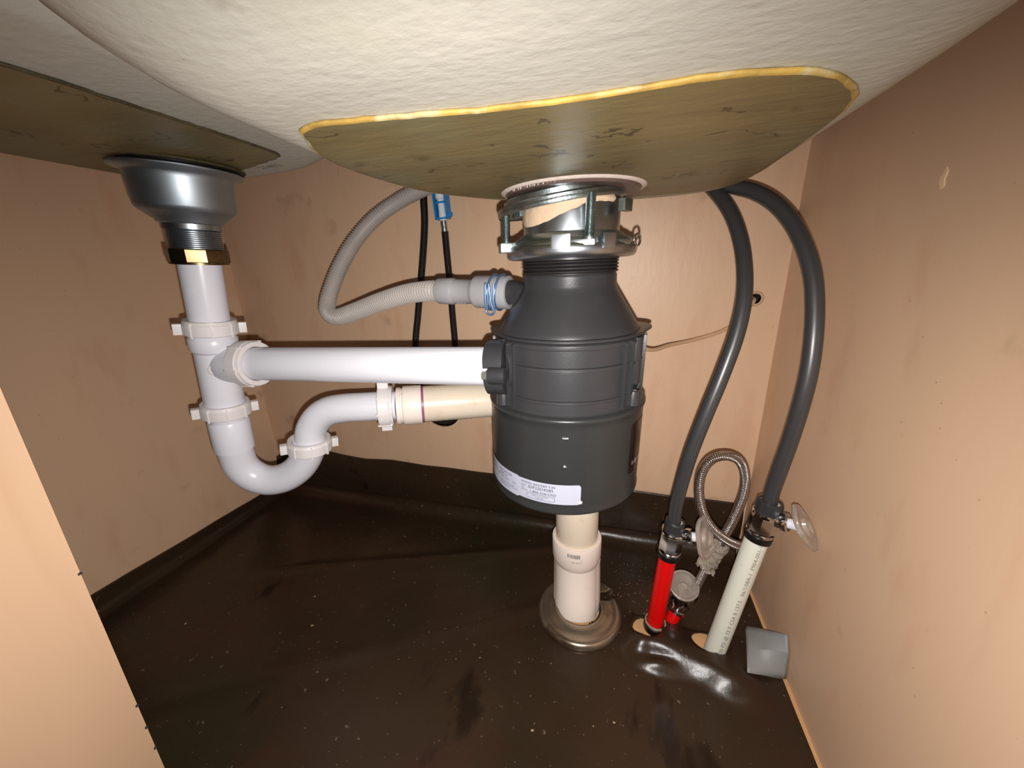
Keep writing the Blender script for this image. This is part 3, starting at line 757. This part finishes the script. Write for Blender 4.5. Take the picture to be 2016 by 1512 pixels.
for a in (-57, 59, 180):
    d = dn(a); t = V((0, 0, 1)).cross(d)
    g1 = lathe_g([(.0001, .4240), (.0058, .4238), (.0064, .4232), (.0064, .3800), (.0055, .3780), (.0001, .3775)], dp(a, .0740, 0), seg=24)
    g2 = lathe_g([(.0001, .3710), (.0066, .3710), (.0070, .3700), (.0074, .3520), (.0001, .3515)], dp(a, .0755, 0), seg=24)
    mk('bolt_column', g1[0], g1[1], M['disp'], gd, sharp=40); mk('screw_boss', g2[0], g2[1], M['disp'], gd, sharp=40)
    v, f = join_g(lathe_g([(.0001, .3780), (.0034, .3775), (.0036, .3735), (.0028, .3730), (.0028, .3710)], dp(a, .0768, 0), seg=6), lathe_g([(.0046, .3721), (.0050, .3715), (.0046, .3709)], dp(a, .0768, 0), seg=20))
    mk('housing_screw', v, f, M['chrome'], gd, sharp=30)
for a in (-74, -80, 74, 82):
    d = dn(a); t = V((0, 0, 1)).cross(d); v, f = box_g(dp(a, .0760, .3910), .0070, .0022, .062, d, t, V((0, 0, 1)), bev=.0006); mk('vertical_rib', v, f, M['disp'], gd, sharp=40)
lathe('motor_shell', [(.0700, .3580), (.0825, .3565), (.0838, .3552), (.0838, .3525), (.0826, .3510), (.0822, .3450), (.0822, .2650), (.0824, .2600), (.0830, .2580), (.0830, .2560), (.0816, .2545), (.0765, .2520), (.0400, .2490), (.0001, .2485)], O, M['disp2'], gd, seg=96, sharp=50)
g = lathe_g([(.0001, .0018), (.0018, .0016), (.0026, .0004), (.0028, -.001)], dp(0, .0822, .3085), dn(0), 20); mk('dimple', g[0], g[1], M['steel'], gd)
g1 = box_g(dp(0, .0823, .3380), .0018, .0065, .0016, dn(0), V((0, 0, 1)).cross(dn(0)), V((0, 0, 1)), bev=.0005); mk('slot_tab', g1[0], g1[1], M['steel'], gd)
# paper labels wrapped round the shell
RS = .0822
def shellpt(a_arc, z, r=RS+.0003):
    return dp(math.degrees(a_arc/RS), r, z)
def wrap_panel(name, a0, a1, z0, z1, mat, r=RS+.0003, cr=.003, parent=gd):
    vs_, fs = [], []; n = 40
    for i in range(n+1):
        t = i/n; s = a0+(a1-a0)*t; e = min(s-a0, a1-s); ins = 0
        if e < cr: ins = cr-math.sqrt(max(0, cr*cr-(cr-e)**2))
        vs_ += [shellpt(s, z0+ins, r), shellpt(s, z1-ins, r)]
    for i in range(n): fs.append((2*i, 2*i+2, 2*i+3, 2*i+1))
    return mk(name, vs_, fs, mat, parent)
rt = wrap_panel('rating_label', -.050, .0165, .2668, .2888, M['label'], cr=.0025)
lt = wrap_panel('rating_label', -.118, -.0475, .2655, .2900, M['label'], r=RS+.0006, cr=.0008)
tx = lambda x, y: shellpt(x, y, RS+.0009)
g = text_g([('MODEL BADGER 5-83', -.0440, .2845, .0033, 1.15), ('S/N', -.0440, .2808, .0030, 1.1), ('IDF22D4285', -.0360, .2802, .0044, 1.15), ('FOR', -.0440, .2782, .0018), ('SERVICE', -.0440, .2761, .0018, 1.1), ('1-800-558-5700', -.0345, .2757, .0038, 1.12),
            ('LISTED FOOD WASTE', -.0320, .2722, .0016, 1.1), ('DISPOSER', -.0270, .2702, .0016, 1.1)], tx)
mk('lettering', g[0], g[1], M['ink_dark'], rt, smooth=False)
def frame_lines(x0, x1, y0, y1, w, pt):
    gs = []
    for (a, b, c, d) in ((x0, x1, y0, y0+w), (x0, x1, y1-w, y1), (x0, x0+w, y0, y1), (x1-w, x1, y0, y1)):
        n = 6; vs_ = []; 
        for i in range(n+1): s = a+(b-a)*i/n; vs_ += [pt(s, c), pt(s, d)]
        gs.append((vs_, [(2*i, 2*i+2, 2*i+3, 2*i+1) for i in range(n)]))
    return join_g(*gs)
g = frame_lines(-.0375, -.0085, .2692, .2746, .0003, tx); mk('printed_box', g[0], g[1], M['ink_dark'], rt, smooth=False)
tx2 = lambda x, y: shellpt(x, y, RS+.0010)
g = text_g([('TYPE', -.0905, .2858, .0022), ('VOLTS', -.0905, .2832, .0022), ('1-800-558-5700', -.0810, .2848, .0036, 1.05), ('HZ 60', -.0905, .2803, .0022), ('AMPS 6.9', -.0780, .2812, .0034, 1.05), ('RPM 1725', -.0840, .2778, .0030, 1.1), ('60 Hz', -.0690, .2778, .0028, 1.1), ('1 PH', -.0570, .2778, .0026, 1.1),
            ('THERMALLY PROTECTED', -.0770, .2738, .0018, 1.15), ('CONTINUOUS DUTY MOTOR', -.0770, .2716, .0018, 1.15), ('ASSEMBLED IN U.S.A.', -.0790, .2692, .0018, 1.15), ('WARNING', -.1130, .2850, .0040, 1.2), ('DISPOSER', -.1130, .2800, .0040, 1.2), ('WASTE', -.1130, .2750, .0040)], tx2)
mk('lettering', g[0], g[1], M['ink_dark'], lt, smooth=False)
g = lathe_g([(.0020, 0), (.0023, .0001), (.0020, .0002)], shellpt(-.0885, .2748, RS+.0009), dn(-64), 20); mk('printed_ring', g[0], g[1], M['ink'], lt)
g = lathe_g([(.0001, .0008), (.0015, .0006), (.0020, 0)], shellpt(.0165, .2690, RS), dn(12), 12); mk('glue_spot', g[0], g[1], M['putty_white'], gd)
bk = wrap_panel('power_label', .0730, .1120, .2840, .3400, M['black_label'], cr=.004); bk['label'] = 'black glossy label with white lettering'
g = text_g([('1/2 HP', .0765, .2940, .0066, 1.5)], tx); mk('lettering', g[0], g[1], M['white_ink'], bk, smooth=False)
# discharge flange on the left side
da = -96; dc = pY(962, 722, .336); dax = -hx
g1 = []; u, w, a = frame_of(dax, (0, 0, 1))
def plate(c, ry, rz, t0, t1, n=40, sq=2.4, lean=0):
    vs_, fs = [], []
    for h, s in ((t0, 0), (t0, 1-.06), (t0+.001*(1 if t1 > t0 else -1), 1), (t1, 1), (t1, 0)):
        for i in range(n):
            th = 2*PI*i/n; cx = math.copysign(abs(math.cos(th))**(2/sq), math.cos(th)); sx = math.copysign(abs(math.sin(th))**(2/sq), math.sin(th))
            vs_.append(c+a*h+u*(cx*rz*max(s, .001))+w*(sx*ry*max(s, .001)))
    for j in range(4):
        for i in range(n): i2 = (i+1) % n; fs.append((j*n+i, j*n+i2, (j+1)*n+i2, (j+1)*n+i))
    return vs_, fs
pc = dc+hx*.010
v, f = plate(pc, .0250, .0265, .009, -.010); mk('discharge_flange', v, f, M['disp'], gd, sharp=40)
u, w, a = frame_of((-.75, -.66, 0), (0, 0, 1))
v, f = plate(pc+hx*.004, .0170, .0215, .0, -.022); mk('discharge_outlet', v, f, M['disp'], gd, sharp=40)
bc = pY(947, 740, .310)
g1 = lathe_g([(.0001, .0), (.0078, .0), (.0082, -.001), (.0082, -.016), (.0001, -.017)], bc+V((.007, .002, 0)), dax, 28); mk('bolt_boss', g1[0], g1[1], M['disp'], gd, sharp=40)
g1 = join_g(lathe_g([(.0001, .0065), (.0044, .0063), (.0048, .0055), (.0048, .0015), (.0001, .0015)], bc+V((.007, .002, 0)), dax, 6), lathe_g([(.0001, .0022), (.0056, .002), (.0058, .0003), (.0001, 0)], bc+V((.007, .002, 0)), dax, 24))
mk('flange_bolt', g1[0], g1[1], M['bolt'], gd, sharp=30)
# dishwasher inlet elbow
ie = [pY(985, 576, .394), pY(1016, 577, .392), pY(1034, 592, .388), pY(1052, 622, .386)]
v, f, uv = tube_g(resample(catmull(ie, 8), .003)[0], lambda i, s: .0128+.004*smooth01((s-.02)/.03), 32); mk('inlet_elbow', v, f, M['disp'], gd, sharp=60)

def kids(o):
    for c in o.children: yield c; yield from kids(c)
bpy.context.view_layer.update()
for c in kids(gd):
    if c.name.startswith(('discharge', 'flange_bolt', 'bolt_boss', 'inlet')): continue
    oz = gd.location.z
    for v_ in c.data.vertices: v_.co.x += .024*(v_.co.z+oz-.31)
# ------------------------------------------------------------------ dishwasher drain hose
dh = thing('dishwasher_hose', pY(640, 610, .50), 'grey corrugated dishwasher drain hose looping left of the disposal', 'hose')
hp = [pY(872, 573, .405), pY(845, 573, .408), pY(800, 579, .418), pY(750, 594, .432), pY(700, 613, .448), pY(665, 624, .462), pY(646, 615, .474), pY(646, 590, .486), pY(658, 552, .500), pY(676, 512, .515), pY(702, 470, .532), pY(740, 428, .548), pY(785, 396, .562), pY(830, 372, .570), pY(880, 352, .572)]
cp, stp = resample(catmull(hp, 14), .0008)
v, f, uv = tube_g(cp, lambda i, s: .0112+.0008*(1 if (s/.0040) % 1 < .55 else -1), 22)
mk('corrugated_hose', v, f, M['hosegrey'], dh, sharp=60)
cx_ = (pY(1004, 576, .394)-pY(868, 573, .404)); ca = cx_.normalized(); c0 = pY(867, 573, .404)
L_ = cx_.length
lathe('rubber_connector', [(.0110, -.001), (.0142, -.001), (.0146, 0), (.0148, .018), (.0140, .020), (.0134, .022), (.0134, .042), (.0142, .0435), (.0172, .0475), (.0176, .049), (.0176, L_), (.0170, L_+.0005), (.0130, L_+.0005)], c0, M['hoseconn'], dh, axis=ca, seg=40, sharp=40)
# corrugations near the middle of the connector
for k in range(4): lathe('moulded_rib', [(.0133, -.0008), (.0141, 0), (.0133, .0008)], c0+ca*(.025+k*.0032), M['hoseconn'], dh, axis=ca, seg=28, a0=PI*.8, a1=PI*1.35)
# wire clamp: two rings and a loop of wire hanging on the viewer's side
u, w, a = frame_of(ca, (0, 0, 1)); cc = c0+ca*(L_-.014)
gs = []
for off in (-.0042, .0048):
    gs.append(tube_g([cc+a*(off+.002*math.cos(t))+(u*math.cos(t)+w*math.sin(t))*.0188 for t in [2*PI*k/40 for k in range(41)]], .0013, 8)[:2])
vd = (CAM-cc); vd = (vd-a*vd.dot(a)).normalized(); side = a.cross(vd)
up = u if u.dot(V((0, 0, 1))) > 0 else -u
for s0, s1 in ((-.0050, -.0060), (-.0012, -.0048), (-.0012, .0022), (.0042, .0036)):
    gs.append(tube_g([cc+vd*.0192+a*s0+up*.008, cc+vd*.0200+a*((s0+s1)/2)-up*.008, cc+vd*.0175+a*s1-up*.0190], .0013, 8)[:2])
gs.append(tube_g([cc+vd*.0175+a*(-.0012+.0050*math.cos(t))-up*(.0190+.0045*math.sin(t)) for t in [PI*k/10 for k in range(11)]], .0013, 8)[:2])
for s0 in (-.0048, -.0012): gs.append(lathe_g([(.0001, .0012), (.0012, .001), (.0016, 0), (.0012, -.001), (.0001, -.0012)], cc+vd*.0195+a*s0+up*.008, vd, 10))
v, f = join_g(*gs); mk('wire_clamp', v, f, M['bluewire'], dh, sharp=60)

# ------------------------------------------------------------------ faucet hoses near the back wall
YH = .583
fh1 = thing('faucet_hose', pY(818, 700, YH), 'thin black braided faucet hose hanging left, without blue clip', 'hose')
hp = [pY(833, 350, YH-.01), pY(834, 390, YH), pY(836, 440, YH), pY(833, 500, YH), pY(828, 560, YH), pY(823, 620, YH), pY(818, 680, YH), pY(822, 740, YH+.002), pY(840, 790, YH+.015), pY(858, 815, YH+.06)]
v, f, uv = tube_g(resample(catmull(hp, 8), .004)[0], .0058, 16); mk('braided_hose', v, f, M['braid_black'], fh1, uvs=uv)
fh2 = thing('faucet_hose', pY(892, 700, YH), 'thin black braided faucet hose held by the blue clip', 'hose')
hp = [pY(876, 456, YH), pY(880, 500, YH), pY(886, 560, YH), pY(891, 620, YH), pY(896, 680, YH), pY(896, 730, YH+.002), pY(890, 780, YH+.012), pY(880, 815, YH+.06)]
v, f, uv = tube_g(resample(catmull(hp, 8), .004)[0], .0055, 16); mk('braided_hose', v, f, M['braid_black'], fh2, uvs=uv)
ua = (pY(868, 395, YH)-pY(876, 456, YH)).normalized()
q = pY(876, 457, YH)
lathe('crimp_ferrule', [(.0040, 0), (.0050, .0005), (.0050, .006), (.0043, .0068), (.0050, .0076), (.0050, .0160), (.0040, .0170)], q, M['steel'], fh2, axis=ua, seg=24)
lathe('plastic_stem', [(.0042, 0), (.0058, .001), (.0062, .008), (.0056, .012), (.0056, .030), (.0080, .032), (.0080, .040), (.0056, .042), (.0050, .060)], q+ua*.0165, M['clearwhite'], fh2, axis=ua, seg=24)
u, w, a = frame_of(ua, (1, 0, 0)); cb = q+ua*.0185
gs = [box_g(cb+u*.0095+a*.020, .0022, .0150, .040, u, w, a, bev=.0006), box_g(cb-u*.0095+a*.020, .0022, .0150, .040, u, w, a, bev=.0006), box_g(cb+a*.0012, .0210, .0150, .0024, u, w, a, bev=.0006),
      box_g(cb+u*.0035+w*.0085+a*.022, .0150, .0018, .038, u, w, a, bev=.0005), box_g(cb+u*.0125+a*.006, .006, .008, .006, u, w, a, bev=.001), box_g(cb+a*.024, .0210, .0150, .0026, u, w, a, bev=.0006)]
v, f = join_g(*gs); mk('blue_clip', v, f, M['blue'], fh2, sharp=40)

# thin beige cable from the back of the disposal to its hole in the back wall
cpts = [V((dx+.055, dy+.075, .412)), pY(1275, 688, .50), pY(1320, 679, .545), pY(1370, 668, .575), pY(1420, 652, .588), pY(1452, 632, .591), pY(1474, 606, .592), V((ch.x, ch.y+.004, ch.z-.001)), V((ch.x+.002, ch.y+.05, ch.z))]
v, f, uv = tube_g(resample(catmull(cpts, 8), .004)[0], .0026, 12)
o = mk('power_cable', v, f, M['cable'], None); tag(o, 'thin beige cable running from the disposal to a hole in the back wall', 'cable')
g = lathe_g([(.0070, -.0008), (.0095, -.0010), (.0105, -.0002), (.0100, .0004)], V((ch.x, YB, ch.z)), (0, 1, 0), 32)
o = mk('hole_grommet', g[0], g[1], M['cable']); tag(o, 'small ring lining the cable hole in the back wall', 'grommet')

# ------------------------------------------------------------------ supply pipes, valves, tubes
RB0 = pZ(1287, 1240, .0); RT = pY(1315, 1092, RB0.y-.002)
rp = thing('red_pipe', RB0, 'bright red plastic water pipe rising from the floor to the left valve', 'pipe')
v, f, uv = tube_g([V((RB0.x, RB0.y, -.012)), V((RB0.x, RB0.y, .004)), RT], .0107, 32); mk('pipe', v, f, M['red'], rp, sharp=50)
rax = (RT-V((RB0.x, RB0.y, .004))).normalized()
lathe('base_collar', [(.0118, .004), (.0142, .004), (.0146, .006), (.0146, .013), (.0135, .0145), (.0118, .0145)], V((RB0.x, RB0.y, 0)), M['black'], rp, axis=rax)
lathe('clear_ring', [(.0118, .0145), (.0138, .0145), (.0140, .0165), (.0118, .0172)], V((RB0.x, RB0.y, 0)), M['crumple'], rp, axis=rax)
WB0 = pZ(1403, 1290, .0); WT = pY(1491, 1058, WB0.y+.006)
wpx = thing('white_pipe', WB0, 'white plastic water pipe with grey print leaning beside the right wall', 'pipe')
wax = (WT-WB0).normalized()
v, f, uv = tube_g([WB0-wax*.014, WT], .0120, 32); mk('pipe', v, f, M['white_pex'], wpx, sharp=50)
g = text_g([('100 PSI @ 73°F CSA B 137.5   06/1/08A-1  F904-001-1', .016, -.002, .0058, 1.30)], along(WB0, wax, .0120, (CAM-WB0)+V((.24, 0, 0)))); mk('printed_marking', g[0], g[1], M['ink'], wpx, smooth=False)

def valve(name, base, ax, label, stemdir, R=.0150, H=.030, hs=.0175, handle_u=None, handle_w=None, ell=(.0270, .0190), scale=1, group=None, parts_handle_label=None, mirror=1):
    """quarter-turn stop: threaded body, side port with packing nut, stem and clear oval handle"""
    t = thing(name, base, label, 'valve', group); ax = V(ax).normalized(); B = V(base)
    lathe('gasket_ring', [(R*1.0, 0), (R*1.02, 0), (R*1.04, .001), (R*1.04, .0065), (R*.95, .0072), (R*.8, .0072)], B, M['black'], t, axis=ax)
    g1 = lathe_g([(R*.6, .0072), (R*.98, .0072), (R*1.03, .0085), (R*1.02, .0105), (R*.96, .0115)], B, ax, 40)
    g2 = lathe_g([(R*.96, .0115), (R*1.0, .0125), (R*1.0, H-.005), (R*.94, H-.004)], B, ax, 8, ref=(.3, -1, 0))
    g3 = lathe_g([(R*.94, H-.004), (R*1.04, H-.0035), (R*1.04, H-.0012), (R*.95, H), (R*.72, H), (R*.6, H-.003)], B, ax, 40)
    v, f = join_g(g1, g2, g3); mk('valve_body', v, f, M['chrome'], t, sharp=35)
    sd = V(stemdir).normalized(); C = B+ax*(H*.80)
    v, f = join_g(lathe_g([(.0001, 0), (.0080, 0), (.0080, R+.0015), (.0092, R+.002), (.0098, R+.004), (.0098, R+.0075), (.0085, R+.009), (.0001, R+.009)], C, sd, 24))
    mk('packing_nut', v, f, M['chrome'], t, sharp=35)
    lathe('stem', [(.0001, R+.006), (.0053, R+.006), (.0055, R+.007), (.0055, R+.0185), (.0040, R+.019), (.0040, R+.0235), (.0001, R+.024)], C, M['pvc'], t, axis=sd, seg=20)['label'] = 'white plastic stem'
    hc_ = C+sd*(R+hs); u = V(handle_u).normalized(); w = V(handle_w); w = (w-u*u.dot(w)).normalized(); a = u.cross(w)
    if a.dot(CAM-hc_) < 0: a = -a
    vs_, fs = [], []; n = 40
    prof_ = [(.001, .0020), (.30, .0022), (.34, .0045), (.45, .0045), (.48, .0012), (.80, .0008), (.86, .0024), (.97, .0024), (1.0, .001), (1.0, -.0012), (.95, -.0024), (.5, -.0016), (.001, -.0016)]
    for r_, h_ in prof_:
        for i in range(n):
            th = 2*PI*i/n; sc_ = 1-.05*math.cos(4*th)*(1 if r_ > .5 else 0)
            vs_.append(hc_+a*h_+(u*math.cos(th)*ell[0]+w*math.sin(th)*ell[1])*r_*sc_)
    for j in range(len(prof_)-1):
        for i in range(n): i2 = (i+1) % n; fs.append((j*n+i, j*n+i2, (j+1)*n+i2, (j+1)*n+i))
    mk('handle', vs_, fs, M['clear'], t, sharp=50)['label'] = 'clear plastic handle'
    return t, C
V1 = RT-rax*.001
ax1 = V((rax.x+.02, rax.y, rax.z))
valve('shutoff_valve', V1, ax1, 'chrome shutoff valve with clear handle on top of the red pipe', V((1, -.18, .22)), R=.0138, H=.0400, hs=.0225, handle_u=DN+RX*.12, handle_w=RX*.80+FW*.6, ell=(.0270, .0180))
V2 = WT-wax*.001
valve('shutoff_valve', V2, wax, 'chrome shutoff valve with clear handle on top of the white pipe', V((.85, -.62, .22)), R=.0136, H=.0360, hs=.0225, handle_u=RX*.60+DN*.66+FW*.25, handle_w=(RX-DN)*.50+FW*.7, ell=(.0275, .0190))
def supply_tube(name, label, topc, ax, pts, R):
    t = thing(name, topc, label, 'tube'); ax = V(ax).normalized()
    lathe('compression_nut', [(.0080, 0), (R, 0), (R+.0004, .001), (R+.0004, .0145), (R-.0010, .0160), (R-.0024, .0162), (R-.0026, .012), (.0072, .011)], topc, M['disp'], t, axis=ax, seg=12, sharp=25)
    lathe('ferrule_ring', [(.0070, .0100), (R-.0028, .0100), (R-.0028, .0140), (.0070, .0144)], topc, M['cream'], t, axis=ax, seg=24)
    P_ = [topc+ax*.006] + pts
    v, f, uv = tube_g(resample(catmull(P_, 10), .004)[0], .0076, 24); mk('supply_hose', v, f, M['tubegrey'], t, uvs=uv)
    return t
a1n = V(ax1).normalized(); T1 = V1+a1n*.0385
y1 = T1.y
supply_tube('supply_tube', 'dark grey supply tube rising from the valve on the red pipe', T1, a1n,
    [pY(1330, 1000, y1-.004), pY(1341, 955, y1-.008), pY(1359, 895, y1-.012), pY(1388, 820, y1-.012), pY(1420, 742, y1-.008), pY(1448, 665, y1), pY(1463, 600, y1+.010), pY(1466, 540, y1+.025), pY(1459, 480, y1+.045), pY(1441, 425, y1+.070), pY(1413, 383, y1+.095), pY(1380, 352, y1+.120), pY(1340, 330, y1+.135)], .0115)
T2 = V2+wax*.034; y2 = T2.y
supply_tube('supply_tube', 'dark grey supply tube bowing outward above the white pipe', T2, wax,
    [pY(1521, 965, y2-.001), pY(1535, 925, y2-.004), pY(1556, 865, y2-.008), pY(1576, 800, y2-.012), pY(1592, 735, y2-.012), pY(1601, 670, y2-.008), pY(1604, 605, y2+.000), pY(1600, 545, y2+.010), pY(1585, 490, y2+.024), pY(1560, 440, y2+.042), pY(1525, 401, y2+.062), pY(1485, 378, y2+.080), pY(1440, 366, y2+.098), pY(1395, 345, y2+.115)], .0125)

# third valve low at the back with a round handle, on a red elbow
q0 = pY(1316, 1232, .440); q1 = pY(1330, 1204, .446)
el = thing('red_elbow', (q0.x, q0.y, 0), 'short red pipe stub beside the foot of the red pipe', 'pipe fitting')
v, f, uv = tube_g(resample(catmull([q0+V((-.003, -.002, -.030)), q0+V((-.001, 0, -.010)), q0, q1], 6), .003)[0], lambda i, s: .0088, 24); mk('stub', v, f, M['red'], el, sharp=50)
lathe('red_ring', [(.0085, 0), (.0108, 0), (.0111, .001), (.0111, .0030), (.0085, .0035)], q1+V((.001, 0, .001)), M['red'], el, axis=(q1-q0))
v3 = thing('angle_valve', q1, 'small chrome valve with round clear handle low behind the red pipe', 'valve')
aq = (q1-q0).normalized(); B3 = q1+aq*.003
lathe('valve_body', [(.0090, -.002), (.0115, -.002), (.0118, .002), (.0105, .0035), (.0105, .008), (.0125, .009), (.0125, .0115), (.0090, .013)], B3, M['chrome'], v3, axis=aq, seg=28)
hcn = pY(1346, 1153, .440); hn = (V((.02, -.55, .80))).normalized()
st3 = (hcn-(B3+aq*.006))
lathe('stem', [(.0001, -.004), (.0075, -.004), (.0075, st3.length-.004), (.0001, st3.length-.003)], B3+aq*.004, M['chrome'], v3, axis=st3, seg=20)
lathe('handle', [(.0001, .0030), (.0035, .0030), (.0045, .0010), (.0150, .0018), (.0175, .0040), (.0190, .0035), (.0195, .0010), (.0185, -.0020), (.0150, -.0060), (.0060, -.0080), (.0001, -.0080)], hcn, M['clear'], v3, axis=hn, seg=40)['label'] = 'round clear plastic handle'
# braided steel hose: from the low valve up round the loop and back behind the white pipe
bh = thing('braided_steel_hose', pY(1440, 1000, .47), 'braided stainless steel hose coiled in a loop between the valves', 'hose')
yb = .447
hp = [pY(1360, 1176, yb-.004), pY(1375, 1146, yb), pY(1388, 1120, yb+.004), pY(1402, 1096, yb+.008), pY(1422, 1062, yb+.012), pY(1445, 1020, yb+.016), pY(1463, 975, yb+.018), pY(1467, 938, yb+.018), pY(1456, 908, yb+.014), pY(1430, 897, yb+.006), pY(1400, 905, yb-.002), pY(1381, 932, yb-.008), pY(1376, 970, yb-.012), pY(1384, 1010, yb-.016), pY(1402, 1040, yb-.018), pY(1425, 1060, yb-.016), pY(1448, 1072, yb-.012), pY(1472, 1080, yb-.004)]
v, f, uv = tube_g(resample(catmull(hp, 10), .002)[0], .0058, 18); mk('braided_hose', v, f, M['braid_steel'], bh, uvs=uv)
lathe('end_nut', [(.0055, 0), (.0078, .0005), (.0078, .012), (.0060, .014)], hp[0]-(hp[1]-hp[0]).normalized()*.003, M['chrome'], bh, axis=hp[1]-hp[0], seg=12)
# crumpled plastic sleeve wrapped round the hose
sv, sf, _ = tube_g(resample([hp[2]+V((.000, -.002, 0)), hp[3], hp[4]+V((0, -.002, -.002))], .0015)[0], .0098, 40, cap=False)
sv = [p+V((1, 1, 1))*0+V((noise.noise(p*230), noise.noise(p*230+V((9, 3, 1))), noise.noise(p*230+V((4, 7, 7)))))*.0042 for p in sv]
wv = []; 
fa, fb = pY(1365, 1112, yb-.010), pY(1398, 1060, yb-.010)
n1, n2 = 18, 12
for i in range(n1):
    for j in range(n2):
        s = i/(n1-1); t = j/(n2-1); p = (hp[2].lerp(hp[4], s)).lerp(fa.lerp(fb, s), t*(.75+.25*math.sin(s*5)))
        wv.append(p+V((noise.noise(p*170), noise.noise(p*170+V((5, 5, 5))), noise.noise(p*170+V((2, 8, 1)))))*.006)
wf = [(i*n2+j, (i+1)*n2+j, (i+1)*n2+j+1, i*n2+j+1) for i in range(n1-1) for j in range(n2-1)]
v, f = join_g((sv, sf), (wv, wf))
o = mk('plastic_sleeve', v, f, M['crumple'], sharp=25); tag(o, 'crumpled clear plastic film wrapped round the steel hose', 'plastic film')

# ------------------------------------------------------------------ grey tape by the right wall
A_ = pZ(1467, 1231, .016); B_ = pX(1550, 1249, XR-.0015); C_ = pX(1553, 1284, XR-.0015); D_ = pZ(1470, 1276, .019); E_ = pX(1547, 1337, XR-.0015); F_ = pZ(1471, 1322, .0062)
F_.z = .0065; F_ = pZ(1471, 1324, .0165)
n = 14; tv_, tf_ = [], []
for i in range(n+1):
    s = i/n
    rows = [A_.lerp(B_, s), D_.lerp(C_, s), F_.lerp(E_, s)]
    for k in range(9):
        t = k/8*2; p = rows[0].lerp(rows[1], t) if t <= 1 else rows[1].lerp(rows[2], t-1)
        p = p+V((0, 0, .0010*noise.noise(p*60))); 
        if p.x > XR-.0015: p.x = XR-.0015
        tv_.append(p)
for i in range(n):
    for k in range(8): tf_.append((i*9+k, (i+1)*9+k, (i+1)*9+k+1, i*9+k+1))
o = mk('tape_strip', tv_, tf_, M['tape'], sharp=20); md = o.modifiers.new('thickness', 'SOLIDIFY'); md.thickness = .0004
tag(o, 'folded strip of grey duct tape at the mat edge by the right wall', 'tape')
